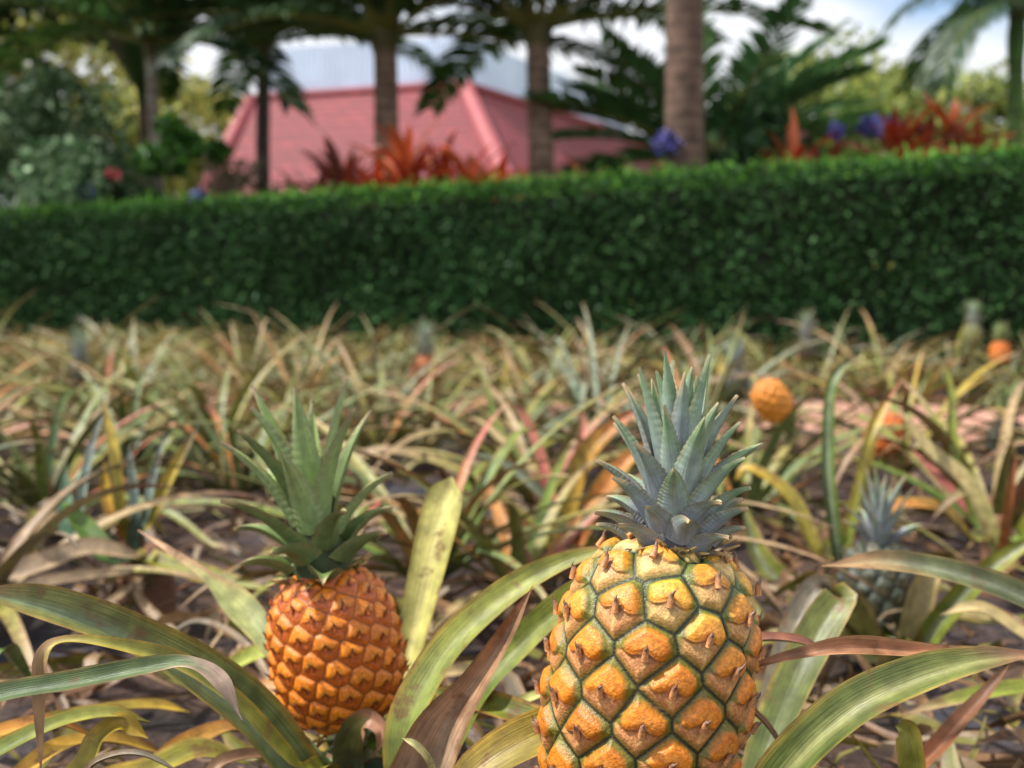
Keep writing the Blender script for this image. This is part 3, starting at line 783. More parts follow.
CL(OL, [(60, 790, .66), (100, 760, .66), (140, 754, .66), (180, 772, .66)], [9, 8, 7, 3], dict(base=TAN, tip=GREY), fold=.9, seed=36)
CL(OL, [(90, 790, .80), (150, 772, .82), (200, 752, .84), (250, 764, .85)], [30, 32, 28, 8], dict(base=lin(214, 168, 60, K), tip=OLIVE, margin=lin(222, 190, 90, K)), seed=37)
CL(OL, [(-40, 700, .9), (0, 650, .95), (20, 668, 1.0), (40, 690, 1.02)], [20, 20, 16, 5], dict(base=DKGREEN, tip=GREEN), seed=38)
for q_, w_, st_ in [
    ([(0, 790, .78), (60, 748, .82), (120, 742, .86), (170, 756, .88)], [20, 24, 20, 5], dict(base=ORANGE, tip=YEL, margin=YEL, dry=BROWN, ds=.95)),
    ([(120, 800, .84), (180, 752, .88), (230, 730, .92), (262, 742, .94)], [26, 28, 22, 5], dict(base=YEL, tip=lin(206, 150, 70, K), margin=ORANGE)),
    ([(10, 740, .9), (80, 716, .95), (150, 706, 1.0), (190, 712, 1.02)], [18, 20, 16, 4], dict(base=GREEN, tip=YEL, margin=YEL)),
    ([(180, 800, .76), (224, 762, .78), (276, 756, .80), (310, 770, .8)], [16, 16, 12, 3], dict(base=TAN, tip=BROWN)),
    ([(-20, 690, 1.0), (60, 690, 1.05), (130, 672, 1.1), (180, 690, 1.12)], [12, 12, 9, 3], dict(base=STRAW, tip=TAN)),
]:
    CL(OL, q_, w_, st_, wav=.1, seed=int(w_[0] * 7 + q_[0][0]) % 97 + 100)
for q_, w_, st_ in [
    ([(470, 800, .86), (500, 766, .88), (530, 752, .9)], [18, 18, 5], dict(base=ORANGE, tip=YEL)),
    ([(330, 760, 1.1), (400, 690, 1.15), (470, 672, 1.2), (520, 690, 1.22)], [18, 20, 16, 4], dict(base=OLIVE, tip=STRAW, dry=TAN, ds=.85)),
    ([(380, 740, 1.1), (420, 720, 1.12), (520, 640, 1.18), (560, 650, 1.2)], [9, 9, 8, 3], dict(base=TAN, tip=BROWN)),
    ([(300, 740, 1.05), (250, 650, 1.12), (200, 622, 1.2), (160, 640, 1.22)], [8, 9, 8, 3], dict(base=TAN, tip=GREY)),
]:
    CL(PL, q_, w_, st_, wav=.1, seed=int(w_[0] * 5 + q_[0][0]) % 97 + 200)
# the unripe plant
CL(UP, [(868, 690, 1.40), (862, 640, 1.38), (850, 606, 1.36), (838, 600, 1.34)], [38, 40, 34, 10], dict(base=OLIVE, tip=lin(156, 150, 84, K), margin=STRAW), face=(-.1, -1, .2), seed=39)
CL(UP, [(902, 680, 1.40), (910, 626, 1.38), (922, 584, 1.38), (944, 560, 1.38)], [34, 36, 32, 8], dict(base=lin(140, 140, 84, K), tip=STRAW, margin=lin(160, 140, 84, K)), face=(.2, -1, .2), seed=40)
CL(UP, [(905, 670, 1.36), (940, 622, 1.30), (985, 574, 1.26), (1040, 534, 1.24)], [22, 25, 23, 14], dict(base=GREEN, tip=OLIVE, mid=SILVER), face=(-.3, -.8, .5), seed=41)
CL(UP, [(830, 690, 1.4), (800, 690, 1.36), (770, 720, 1.32)], [24, 24, 8], dict(base=GREEN, tip=OLIVE), seed=42)
CL(UP, [(930, 660, 1.5), (970, 640, 1.5), (1020, 650, 1.5)], [22, 22, 8], dict(base=OLIVE, tip=STRAW), seed=43)
CL(UP, [(850, 640, 1.55), (800, 600, 1.6), (760, 560, 1.62), (742, 500, 1.64)], [26, 30, 26, 8], dict(base=GREEN, tip=OLIVE, margin=STRAW, mid=SILVER), face=(.2, -.8, .5), seed=44)

# ------------------------------------------------------------------ the field
rgf = np.random.default_rng(99)
mids = []     # (px, d, leaves, length, width, palette, upright, label)
for a in [
    (600, 3.05, 24, .60, .026, 'blue', .95, 'tall blue green pineapple plant with upright blades behind the pink and orange leaved one'),
    (1000, 1.95, 24, .50, .032, 'straw', .6, 'straw coloured pineapple plant with broad folded leaves at the right edge'),
    (40, 2.15, 24, .46, .028, 'green', .7, 'dark green pineapple plant left of the yellow and blue leaved one'),
    (430, 1.62, 24, .50, .026, 'green', .35, 'low spreading green pineapple plant behind the upright pale leaf'),
    (745, 2.10, 22, .50, .030, 'green', .5, 'olive pineapple plant behind the bluish crown of the large pineapple'),
    (905, 2.65, 22, .50, .026, 'yellow', .8, 'yellow green pineapple plant around a half hidden orange fruit'),
    (300, 3.90, 26, .62, .024, 'straw', .7, 'straw coloured pineapple plant with long blades rising against the hedge'),
    (700, 2.75, 20, .55, .024, 'green', .95, 'slim upright green pineapple plant beside the round orange fruit'),
    (240, 2.35, 26, .50, .026, 'green', .5, 'dense green pineapple plant behind the crown of the smaller pineapple'),
    (520, 1.55, 20, .42, .026, 'straw', .35, 'low straw toned pineapple plant between the two near pineapples'),
    (-30, 1.45, 22, .45, .030, 'dry', .3, 'withered tan pineapple plant with flat dry leaves at the left edge'),
]:
    mids.append(a)
    px, d, n, L, w, pal, upr, lab = a
    mp_ = plant(G(px, d), rgf, n, L * 1.1, w * .98, pal, lab, upr * .85)
    if px == 430: mp_.rotation_euler[2] += .7
# flat withered leaves lying left of the young yellow plant
WP = near_plant(G(150, 1.52), 'withered pineapple plant whose flat dry leaves lie towards the left edge')
dry1 = dict(base=lin(190, 162, 122, K), tip=lin(172, 148, 120, K), margin=lin(150, 118, 96, K), mw=.2, blotch=.2)
CL(WP, [(130, 556, 1.50), (90, 552, 1.48), (40, 568, 1.44), (-30, 590, 1.40)], [14, 30, 32, 18], dry1, face=(0, -.5, .8), seed=51)
CL(WP, [(134, 574, 1.46), (80, 580, 1.42), (20, 592, 1.38), (-30, 606, 1.36)], [12, 18, 20, 14], dry1, fold=.7, seed=52)
CL(WP, [(140, 600, 1.46), (180, 640, 1.40), (225, 668, 1.36)], [10, 12, 4], dry1, fold=.9, wav=.2, seed=53)
CL(WP, [(130, 590, 1.46), (90, 620, 1.42), (62, 655, 1.38)], [10, 12, 4], dry1, fold=.9, seed=54)
CL(WP, [(150, 560, 1.52), (210, 580, 1.50), (270, 590, 1.48)], [24, 26, 8], dict(base=OLIVE, tip=lin(150, 150, 60, K), margin=YEL), seed=55)
CL(WP, [(110, 560, 1.50), (85, 530, 1.52), (60, 500, 1.54)], [26, 24, 6], dict(base=lin(60, 96, 60, K), tip=GREEN), seed=56)
mids += [(150, 1.52), (128, 1.66), (574, 1.92), (842, 1.78), (1006, 1.72)]

MP = near_plant(G(574, 1.92), 'pineapple plant with pink and orange leaves arching up from its centre')
og = dict(base=OLIVE, tip=ORANGE, margin=lin(206, 160, 96, K), dry=TAN, ds=.9)
pk = dict(base=lin(206, 96, 92, K), tip=lin(206, 130, 110, K), margin=lin(176, 170, 90, K), mw=.3, dry=TAN, ds=.95)
CL(MP, [(572, 552, 1.88), (545, 502, 1.84), (505, 467, 1.82), (468, 452, 1.80)], [16, 17, 14, 4], dict(base=GREEN, tip=SILVER, mid=lin(206, 206, 180, K)), seed=61)
CL(MP, [(560, 545, 1.86), (528, 532, 1.82), (490, 502, 1.80), (440, 492, 1.78)], [20, 20, 16, 5], og, seed=62)
CL(MP, [(560, 530, 1.95), (549, 493, 1.96), (540, 456, 1.98), (524, 416, 2.0), (508, 402, 2.0)], [12, 15, 13, 10, 4], pk, face=(0, -1, .3), seed=63)
CL(MP, [(572, 520, 1.95), (574, 480, 1.96), (580, 449, 1.98), (584, 420, 2.0), (573, 407, 2.0)], [12, 13, 12, 8, 3], pk, face=(0, -1, .3), seed=64)
CL(MP, [(566, 535, 1.9), (584, 462, 1.9), (616, 426, 1.9), (648, 404, 1.9)], [20, 24, 18, 5], dict(base=OLIVE, tip=ORANGE, margin=YEL, dry=RUST, ds=.85), face=(-.4, -.8, .4), seed=65)
CL(MP, [(580, 540, 1.88), (600, 496, 1.86), (630, 458, 1.86), (660, 440, 1.86)], [20, 24, 18, 5], dict(base=lin(206, 120, 90, K), tip=ORANGE, margin=YEL), face=(-.4, -.8, .4), seed=66)
CL(MP, [(540, 530, 1.9), (458, 472, 1.92), (392, 452, 1.94), (360, 457, 1.95), (346, 480, 1.95)], [16, 16, 13, 10, 3], dict(base=OLIVE, tip=TAN, margin=STRAW), seed=67)
CL(MP, [(540, 550, 1.85), (470, 520, 1.82), (400, 516, 1.80), (350, 530, 1.80)], [16, 16, 12, 4], dict(base=GREEN, tip=lin(206, 140, 60, K), dry=TAN, ds=.9), seed=68)
CL(MP, [(550, 560, 1.84), (510, 545, 1.80), (450, 556, 1.76)], [22, 20, 5], dict(base=YEL, tip=ORANGE), seed=69)
RP = near_plant(G(842, 1.78), 'pineapple plant with one tall narrow dark blade hooked over at the tip')
CL(RP, [(839, 556, 1.72), (829, 480, 1.72), (829, 405, 1.74), (838, 372, 1.75), (862, 354, 1.76)], [15, 14, 12, 10, 3], dict(base=DKGREEN, tip=GREEN, mid=SILVER, dry=TAN, ds=.95), face=(-.3, -1, .2), seed=71)
CL(RP, [(846, 540, 1.74), (866, 459, 1.76), (877, 420, 1.78), (902, 377, 1.8)], [13, 14, 13, 4], dict(base=GREEN, tip=YEL, margin=YEL, dry=RUST, ds=.95), face=(-.3, -1, .2), seed=72)
CL(RP, [(820, 560, 1.72), (790, 500, 1.74), (750, 470, 1.76), (735, 480, 1.77)], [18, 20, 14, 4], dict(base=OLIVE, tip=YEL, margin=STRAW), seed=73)
XP = near_plant(G(1006, 1.72), 'pineapple plant with a wide olive leaf leaning left across the dirt path')
CL(XP, [(998, 560, 1.68), (968, 488, 1.70), (926, 448, 1.74), (896, 405, 1.78)], [22, 22, 16, 4], dict(base=lin(156, 160, 84, K), tip=STRAW, margin=lin(206, 196, 130, K)), face=(.2, -.8, .5), seed=74)
CL(XP, [(975, 520, 1.78), (953, 445, 1.8), (951, 395, 1.82), (942, 358, 1.84)], [10, 11, 9, 3], dict(base=GREEN, tip=OLIVE), face=(0, -1, .2), seed=75)
CL(XP, [(1000, 560, 1.68), (1008, 500, 1.66), (1016, 450, 1.66)], [12, 10, 4], dict(base=ORANGE, tip=RUST), face=(0, -1, .2), seed=76)
CL(XP, [(970, 540, 1.66), (940, 512, 1.64), (900, 506, 1.62), (880, 516, 1.6)], [20, 22, 18, 5], dict(base=OLIVE, tip=ORANGE, margin=YEL), seed=77)
CL(XP, [(1020, 540, 1.66), (1050, 500, 1.64), (1090, 490, 1.62)], [20, 20, 6], dict(base=GREEN, tip=OLIVE), seed=78)
YP = near_plant(G(128, 1.66), 'pineapple plant with a fan of bright yellow and pale blue blades')
ye = dict(base=lin(176, 170, 72, K), tip=lin(214, 184, 84, K), margin=lin(222, 196, 90, K), dry=GREY, ds=.9)
bl = dict(base=lin(120, 166, 146, K), tip=lin(176, 186, 176, K))
CL(YP, [(122, 512, 1.64), (115, 455, 1.64), (107, 418, 1.65), (102, 396, 1.66)], [11, 12, 8, 3], ye, face=(.2, -1, .2), seed=81)
CL(YP, [(136, 516, 1.62), (133, 480, 1.62), (129, 445, 1.62)], [11, 11, 4], bl, face=(0, -1, .2), seed=82)
CL(YP, [(150, 520, 1.63), (164, 490, 1.62), (182, 455, 1.62), (200, 422, 1.62)], [12, 15, 12, 3], ye, face=(-.2, -1, .2), seed=83)
CL(YP, [(146, 516, 1.6), (154, 476, 1.6), (166, 432, 1.6)], [9, 10, 3], bl, face=(-.2, -1, .2), seed=84)
CL(YP, [(80, 530, 1.66), (88, 460, 1.68), (104, 410, 1.7)], [9, 9, 3], bl, face=(.2, -1, .2), seed=85)
CL(YP, [(112, 515, 1.66), (106, 490, 1.67), (104, 462, 1.68)], [12, 13, 4], dict(base=ORANGE, tip=YEL), face=(.2, -1, .2), seed=86)
CL(YP, [(70, 528, 1.66), (66, 500, 1.68), (66, 462, 1.7)], [18, 15, 4], dict(base=lin(70, 120, 84, K), tip=BLUE), face=(.2, -1, .2), seed=87)
ORD = ['first', 'second', 'third', 'fourth', 'fifth', 'sixth', 'seventh', 'eighth', 'ninth', 'tenth', 'eleventh', 'twelfth', 'thirteenth', 'fourteenth', 'fifteenth',
       'sixteenth', 'seventeenth', 'eighteenth', 'nineteenth', 'twentieth', 'twenty-first', 'twenty-second', 'twenty-third', 'twenty-fourth', 'twenty-fifth', 'twenty-sixth', 'twenty-seventh', 'twenty-eighth']
ADJ = {'green': 'green', 'straw': 'straw coloured', 'yellow': 'yellow tipped', 'red': 'reddish orange', 'blue': 'blue green', 'dry': 'withered tan'}
far = {}
for pal in PAL:
    for k in range(3):
        far[pal, k] = far_mesh(rgf, 28, .64, .027, pal, rgf.uniform(.3, .75)).mesh('pineapple_plant', M_LEAF)
taken = [G(a[0], a[1])[:2] for a in mids] + [np.array(q.location)[:2] for q in (PL, PR, OL, OR, UP)]
row = 0
off = .36
while off < 6.6:
    row += 1
    cells = []
    a = -3.0 + rgf.uniform(0, .3)
    while a < 10:
        p = hedge_pt(a, -off + rgf.normal(0, .07))
        a += rgf.uniform(.37, .53)
        y = p[1]
        if y < 1.12: continue
        px = 512 + p[0] / y * F
        m = 90 + 260 / y
        if px < -m or px > 1024 + m: continue
        if min(np.hypot(*(p[:2] - q)) for q in taken) < (.30 if y < 2.6 else .24): continue
        dp = abs((p[:2] - pc) @ pn); al = (p[:2] - pc) @ pd
        if dp < .56 and al > -1.35: continue
        if 140 < px < 300 and y < 1.62: continue
        if 740 < px < 1000 and y < 1.55: continue
        if 790 < px < 1060 and 2.0 < y < 3.75: continue
        cells.append((px, p))
    cells.sort(key=lambda c: c[0])
    vis = 0
    for px, p in cells:
        y = p[1]
        w = np.array([7, 1.8, 1.2, .6, 3.0, .2]) if y > 3 else np.array([7, 1.6, 1.0, .7, 2.4, .4])
        pal = list(PAL)[rgf.choice(6, p=w / w.sum())]
        where = 'in the row at the hedge foot' if row == 1 else f'in the {ORD[row - 1]} row from the hedge'
        lab = f'{ADJ[pal]} pineapple plant, {ORD[vis]} from the left {where}'
        vis += 1
        s = rgf.uniform(.8, 1.12)
        if y > 2.9:
            o = bpy.data.objects.new('pineapple_plant', far[pal, int(rgf.integers(3))]); COL.objects.link(o)
            hs = s * (.9 if y > 4 else .98)
            o.location = Vector(p); o.rotation_euler = (rgf.normal(0, .06), rgf.normal(0, .06), rgf.uniform(0, 6.28)); o.scale = (s, s, hs)
            tag(o, lab, 'pineapple plant', 'pineapple plants of the field')
        else:
            t = plant(p, rgf, int(rgf.integers(18, 23)), .54 * s, .029, pal, lab, rgf.uniform(.1, .5), nu=14 if y > 2 else 18)
    off += rgf.uniform(.38, .46)

# small fruits out in the field
def field_fruit(px, py, d, Rm, H, pal, label, crown_l=None, sty=(CB, CBT), tilt=(0, 0, 1), N=60, seed=1, ground=True):
    c = P(px, py, d); ax = norm(np.array(tilt, float))
    ca = None
    if crown_l: ca = dict(n=26, hc=crown_l * .8, l0=crown_l * .4, l1=crown_l * .66, w0=.016, w1=.014, rb=Rm * .32, st_low=sty[0], st_top=sty[1], e_lo=44, e_hi=86, bend_lo=34, bend_hi=8, zf=.40)
    return pineapple(c - ax * H / 2, c + ax * H / 2, Rm, N, seed, pal, label, ca, (150, 100), 'pineapples growing in the field', .17, .4, ground, seed)
field_fruit(878, 592, 1.45, .052, .135, FP_GREEN, 'unripe dark grey green pineapple with a bluish crown, half behind an arching leaf', .10, (CB, CB), N=92, seed=11)
field_fruit(772, 401, 2.2, .036, .088, dict(FP_ORANGE, core=lin(190, 110, 40), seam=lin(196, 120, 30), bract=lin(220, 140, 44), dome=lin(228, 148, 44)), 'round orange pineapple without a crown, behind the bluish crown', None, tilt=(-.55, -.15, .8), N=70, seed=12)
field_fruit(884, 434, 2.45, .038, .10, dict(FP_ORANGE, dome=lin(226, 110, 30), bract=lin(220, 116, 50)), 'orange pineapple half hidden by yellow green leaves', None, tilt=(.35, 0, .9), N=64, seed=13)
field_fruit(424, 372, 4.1, .052, .12, dict(FP_ORANGE, dome=lin(150, 78, 36), bract=lin(140, 76, 48)), 'reddish brown pineapple with a pale blue green crown, near the hedge', .16, seed=14)
field_fruit(1000, 352, 4.5, .040, .085, FP_ORANGE, 'small orange pineapple with crown at the hedge foot by the right edge', .10, (CG, CGT), seed=15)
field_fruit(973, 334, 4.65, .036, .085, dict(FP_GREEN, dome=lin(140, 146, 80), bract=lin(150, 150, 96)), 'small olive green pineapple with crown just before the hedge', .12, seed=16)
field_fruit(806, 348, 4.6, .036, .085, FP_GREEN, 'small grey green pineapple with bluish crown standing before the hedge', .14, seed=17)
field_fruit(1006, 440, 2.7, .044, .10, FP_GREEN, 'green pineapple with a short dark green crown beside the dirt path', .12, (CG, CGT), seed=18)
field_fruit(80, 374, 3.9, .046, .10, FP_GREEN, 'unripe pineapple with a pale bluish crown in the left part of the field', .13, seed=19)
field_fruit(734, 385, 3.3, .046, .10, FP_GREEN, 'unripe pineapple with a light blue green crown behind the tall crown', .13, seed=20)

# litter of dry leaves on the soil
def litter():
    rg = np.random.default_rng(5)
    mb = MB()
    cols = [TAN * .8, GREY * .6, BROWN, BROWN * .6, BROWN * .8, lin(180, 158, 132, K), OLIVE * .7, OLIVE * .6]
    for i in range(1300):
        y = .8 + 5.4 * rg.random() ** 1.3
        x = (rg.uniform(-100, 1124) - 512) / F * y
        if abs((np.array([x, y]) - pc) @ pn) < .5 and (np.array([x, y]) - pc) @ pd > -1.3 and rg.random() < .85: continue
        L = rg.uniform(.05, .26); w = rg.uniform(.006, .022); az = rg.uniform(0, 6.28)
        u = np.linspace(0, 1, 8); b = rg.normal(0, .6)
        p = np.stack([x + L * (u - .5) * math.cos(az) - b * L * (u - .5) ** 2 * math.sin(az), y + L * (u - .5) * math.sin(az) + b * L * (u - .5) ** 2 * math.cos(az),
                      .012 + rg.uniform(.0, .03) + rg.uniform(0, .05) * np.sin(u * PI * rg.uniform(.6, 1.6) + rg.uniform(0, 3)) ** 2], 1)
        c = cols[rg.integers(len(cols))]
        mb.merge(ribbon(p, w * np.sin(u * PI * .9 + .15), face=(0, 0, 1), roll=rg.normal(0, .5) + u * rg.normal(0, 1), nv=3, fold=.5, thick=0, cfun=style(base=c, tip=c * .8, blotch=.25), wav=.2, seed=i))
    tag(mb.build('fallen_leaves', M_LEAF), 'dry brown and tan leaf litter on the dark soil', 'leaf litter', kind='stuff')
litter()
# ------------------------------------------------------------------ building behind the hedge
def building():
    C = np.array([-.95, 23.0]); Lf = np.array([-5.55, 24.58]); Rt = np.array([3.25, 30.4])
    zt, ze = 4.69, 2.35
    d1 = norm(Lf - C); d2 = norm(Rt - C)
    n1 = np.array([d1[1], -d1[0]]); n1 = n1 if n1[1] < 0 else -n1
    n2 = np.array([d2[1], -d2[0]]); n2 = n2 if n2[0] > 0 else -n2
    o = 1.75
    t = thing('building', (C[0], C[1] + 3, 0), 'low building with a red shingled hip roof under a white ribbed upper storey', 'building')
    O = np.array(t.location)
    def corner(base, s1, s2):        # offset along the two outward normals
        return base + n1 * s1 + n2 * s2
    # four corners (front, left, back, right) of the ring where the red roof ends under the white storey
    Bk = Lf + Rt - C
    ring = [(C, 1, 1), (Lf, 1, -1), (Bk, -1, -1), (Rt, -1, 1)]
    topc = [np.array([*p, zt]) for p, _, _ in ring]
    eave = [np.array([*(p + n1 * a * o + n2 * b * (o if b > 0 else .12)), ze]) for p, a, b in ring]
    rf = MB()
    for i in range(4):
        j = (i + 1) % 4
        q = [eave[i], eave[j], topc[j], topc[i]]
        e = norm(eave[j] - eave[i]); s0 = q[0]
        uv = [((v - s0) @ e, np.linalg.norm((v - s0) - ((v - s0) @ e) * e)) for v in q]
        rf.add(np.array(q) - O, [[0, 1, 2, 3]], lin(180, 80, 90), uv)
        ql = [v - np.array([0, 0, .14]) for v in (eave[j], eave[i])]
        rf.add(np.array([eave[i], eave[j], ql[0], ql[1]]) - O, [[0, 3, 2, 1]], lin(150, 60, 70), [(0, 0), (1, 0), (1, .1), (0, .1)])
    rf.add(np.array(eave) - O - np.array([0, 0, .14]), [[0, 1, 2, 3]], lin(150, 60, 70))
    roof = rf.build('roof', M_SHINGLE, t, smooth=False)
    M_HIP = col_mat('hip_cap', rough=.6, spots=(6, .85, 1.1), bump=.1)
    for i in range(4):
        tube([eave[i] - O, topc[i] - O], [.2, .16], lin(190, 96, 102, .74), 8).build('hip_cap', M_HIP, roof)
    for i in range(4):
        j = (i + 1) % 4
        tube([topc[i] - O + np.array([0, 0, .02]), topc[j] - O + np.array([0, 0, .02])], [.09, .09], lin(150, 56, 66, .85), 8).build('ridge_trim', M_HIP, roof)
    def prism(c4, z0, z1, mat, name, col, inset):
        cs = [p - n1 * a * inset - n2 * b * inset for p, a, b in c4]
        v = [np.array([*p, z]) - O for z in (z0, z1) for p in cs]
        m = MB(); m.add(v, [[0, 1, 5, 4], [1, 2, 6, 5], [2, 3, 7, 6], [3, 0, 4, 7], [7, 6, 5, 4]], col)
        return m.build(name, mat, t, smooth=False)
    prism([(p, -a, -b) for p, a, b in ring], 0, ze - .1, M_WALL, 'wall', lin(200, 190, 180), -.0)
    # white ribbed storey
    M_RIB = col_mat('white_rib', rough=.45, spots=(1.5, .92, 1.05), bump=.05)
    m = MB(); ins = .25; h = 1.05
    cs = [p - n1 * a * ins - n2 * b * ins for p, a, b in ring]
    for i in range(4):
        a, b = cs[i], cs[(i + 1) % 4]
        Ln = np.linalg.norm(b - a); e = (b - a) / Ln; nn = np.array([e[1], -e[0]])
        if nn @ (a - (C + Bk) / 2) < 0: nn = -nn
        nrib = int(Ln / .12)
        s = np.linspace(0, Ln, nrib * 4 + 1)
        dpt = np.tile([0, .05, .05, 0], nrib + 1)[:len(s)]
        pt = a + e * s[:, None] + nn * dpt[:, None]
        lo = np.concatenate([pt, np.full((len(s), 1), zt - .05)], 1); hi = np.concatenate([pt - nn * .02, np.full((len(s), 1), zt + h)], 1)
        k = np.arange(len(s) - 1)
        f = np.stack([k, k + 1, k + 1 + len(s), k + len(s)], 1)
        m.add(np.concatenate([lo, hi]) - O, f, lin(222, 232, 252))
    m.add(np.array([[*p, zt + h - .01] for p in cs]) - O, [[0, 1, 2, 3]], lin(200, 206, 226, .95))
    m.build('upper_storey', M_RIB, t, smooth=False)
building()

# ------------------------------------------------------------------ palms
def frond_mb(rg, L, nl, ll, wl, e0, bend, col_, rachis=lin(120, 120, 60), droop=.7, vee=.5, pet=.12):
    n = 24; u = np.linspace(0, 1, n)
    ang = e0 - bend * u ** 1.3
    ds = L / (n - 1)
    d = np.stack([np.cos(ang), 0 * u, np.sin(ang)], 1)
    p = np.cumsum(d * ds, 0) - d[0] * ds
    mb = tube(p, .022 * (1 - .85 * u) * (L / 1.6), rachis, 6)
    t = np.linspace(pet, .995, nl)
    for sgn in (-1, 1):
        tt = np.clip(t + rg.normal(0, .006, nl), 0, 1)
        P0 = np.stack([np.interp(tt, u, p[:, k]) for k in range(3)], 1); D = norm(np.stack([np.interp(tt, u, d[:, k]) for k in range(3)], 1))
        side = np.array([0, sgn, 0.]); up = np.cross(D, np.array([0, -1., 0])); up[up[:, 2] < 0] *= -1
        dirn = norm(side + D * (.55 + .5 * tt[:, None]) + up * vee + rg.normal(0, .12, (nl, 3)))
        ln = (ll * (.55 + .45 * np.sin(PI * np.clip(tt * .9 + .12, 0, 1))) * rg.uniform(.85, 1.1, nl))[:, None]
        g = np.array([0, 0, -1.])
        m1 = P0 + dirn * ln * .5 + g * ln * .10 * droop; m2 = P0 + dirn * ln * .85 + g * ln * .42 * droop
        wv = norm(np.cross(dirn, np.cross(dirn, g) + 1e-3)); wv = norm(D - dirn * (D * dirn).sum(1, keepdims=True))
        w = wl * rg.uniform(.8, 1.2, (nl, 1))
        v = np.stack([P0 + wv * w * .25, P0 - wv * w * .25, m1 + wv * w * .5, m1 - wv * w * .5, m2 + wv * w * .1, m2 - wv * w * .1], 1).reshape(-1, 3)
        i = np.arange(nl) * 6
        f = np.concatenate([np.stack([i, i + 1, i + 3, i + 2], 1), np.stack([i + 2, i + 3, i + 5, i + 4], 1)])
        cc = np.repeat(np.tile(col_, (nl, 1)) * rg.uniform(.7, 1.25, (nl, 1)), 6, 0)
        mb.add(v, f, cc)
    return mb

PG = [lin(54, 84, 40), lin(70, 102, 48), lin(42, 68, 36)]
def palm(px, d, wpx, zc, fl, nf, label, seed, e_lo=-25, e_hi=75, bend=(40, 95), trunk_col=lin(132, 110, 92), ring=.06, shaft=False, lean=0., ll=.46, wl=.045, nl=54, gcol=None, dead=0, name='palm_tree', droop=.7, az=None, base_px=None):
    rg = np.random.default_rng(seed)
    b = G(px if base_px is None else base_px, d, 0); topx = G(px, d)[0] + lean
    t = thing(name, b, label, 'palm tree', 'palms behind the hedge')
    r = wpx * d / F / 2
    n = 90; u = np.linspace(0, 1, n); z = u * zc
    rad = r * (1.12 - .2 * u) * (1 + ring * (np.abs(((z / .085) % 1) - .5) * 2 - .5)) * (1 + .25 * np.exp(-z / .15))
    path = np.stack([(topx - b[0]) * u ** 1.5 + .02 * np.sin(u * 5 + seed), .02 * np.cos(u * 4), z - .04], 1)
    tube(path, rad, trunk_col, 14, cfun=lambda uu: trunk_col * (.78 + .4 * (np.sin(uu * zc / .085 * 2 * PI) > .2))[:, None] * rg.uniform(.85, 1.15, (len(uu), 1))).build('trunk', M_BARK, t)
    top = path[-1]
    if shaft:
        tube([top - [0, 0, .02], top + [0, 0, .25], top + [0, 0, .55]], [r * .95, r * 1.05, r * .5], lin(90, 124, 58), 12, 10).build('crownshaft', M_FOL, t)
        top = top + [0, 0, .5]
    cr = MB(); cr.merge(tube([top - [0, 0, .15], top, top + [0, 0, .12]], [r * 1.0, r * 1.25, r * .4], lin(96, 90, 50), 10))
    crown_ = cr.build('crown', M_FOL, t)
    for i in range(nf):
        f = i / max(1, nf - 1)
        e = math.radians(e_lo + (e_hi - e_lo) * f + rg.normal(0, 5)); be = math.radians(rg.uniform(*bend) * (1 - .45 * f))
        a = (az[i] if az is not None else i * GA + seed)
        g = PG[int(rg.integers(3))] if gcol is None else gcol[int(rg.integers(len(gcol)))]
        if i < dead: g = lin(150, 104, 46)
        m = frond_mb(rg, fl * rg.uniform(.85, 1.1), nl, ll, wl, e, be, g, droop=droop)
        rz = np.array([[math.cos(a), -math.sin(a), 0], [math.sin(a), math.cos(a), 0], [0, 0, 1]])
        m.v = [v @ rz.T + top + np.array([math.cos(a), math.sin(a), 0]) * r * .5 for v in m.v]
        m.build('frond', M_FOL, crown_)
    return t

palm(268, 11.0, 14, 2.9, 1.9, 17, 'slim dark trunked palm in front of the red roof, nearest its left end', 2, e_lo=12, bend=(25, 55), shaft=False, trunk_col=lin(92, 78, 70))
palm(386, 9.4, 25, 2.62, 2.0, 20, 'palm with a stout ringed trunk before the middle of the red roof', 4, e_lo=4, bend=(18, 48))
palm(540, 9.2, 25, 2.62, 2.1, 21, 'palm with a straight brown trunk beside the pink hip of the roof', 6, e_lo=4, bend=(18, 48))
palm(684, 7.7, 37, 3.75, 1.9, 14, 'thick ringed palm trunk behind the hedge, its crown out of the picture', 8, e_lo=22, bend=(20, 50), trunk_col=lin(104, 82, 70))
palm(1005, 11.0, 17, 2.75, 1.35, 13, 'slender green stemmed palm with drooping fronds by the right edge', 10, e_lo=0, bend=(60, 110), trunk_col=lin(92, 116, 62), shaft=True, ll=.42, wl=.026, nl=70, droop=1.5, gcol=[lin(44, 74, 36), lin(56, 88, 42)])
palm(160, 9.6, 12, 2.6, 2.0, 18, 'palm with a pale grey trunk rising behind the flowering shrub', 12, e_lo=-4, bend=(20, 60), trunk_col=lin(150, 136, 124), dead=0)
palm(-40, 11.5, 20, 3.0, 1.9, 16, 'palm at the left edge with a hanging orange dead frond', 14, e_lo=-8, dead=1, bend=(30, 70))
palm(704, 9.4, 26, 1.62, 1.45, 20, 'low spreading palm with broad dark fronds behind the thick ringed trunk', 16, e_lo=6, e_hi=56, bend=(18, 40), ll=.40, wl=.05, nl=46,
     gcol=[lin(104, 148, 92), lin(120, 164, 100), lin(88, 132, 80)], droop=.35, trunk_col=lin(70, 64, 50), dead=1,
     az=[.1, PI - .15, -.35, PI + .3, .5, PI - .5, -.2, PI + .1, -.7, PI + .75, .25, PI - .25, -.5, PI + .5, .7, PI - .8, -1.2, PI + 1.2, .05, PI])

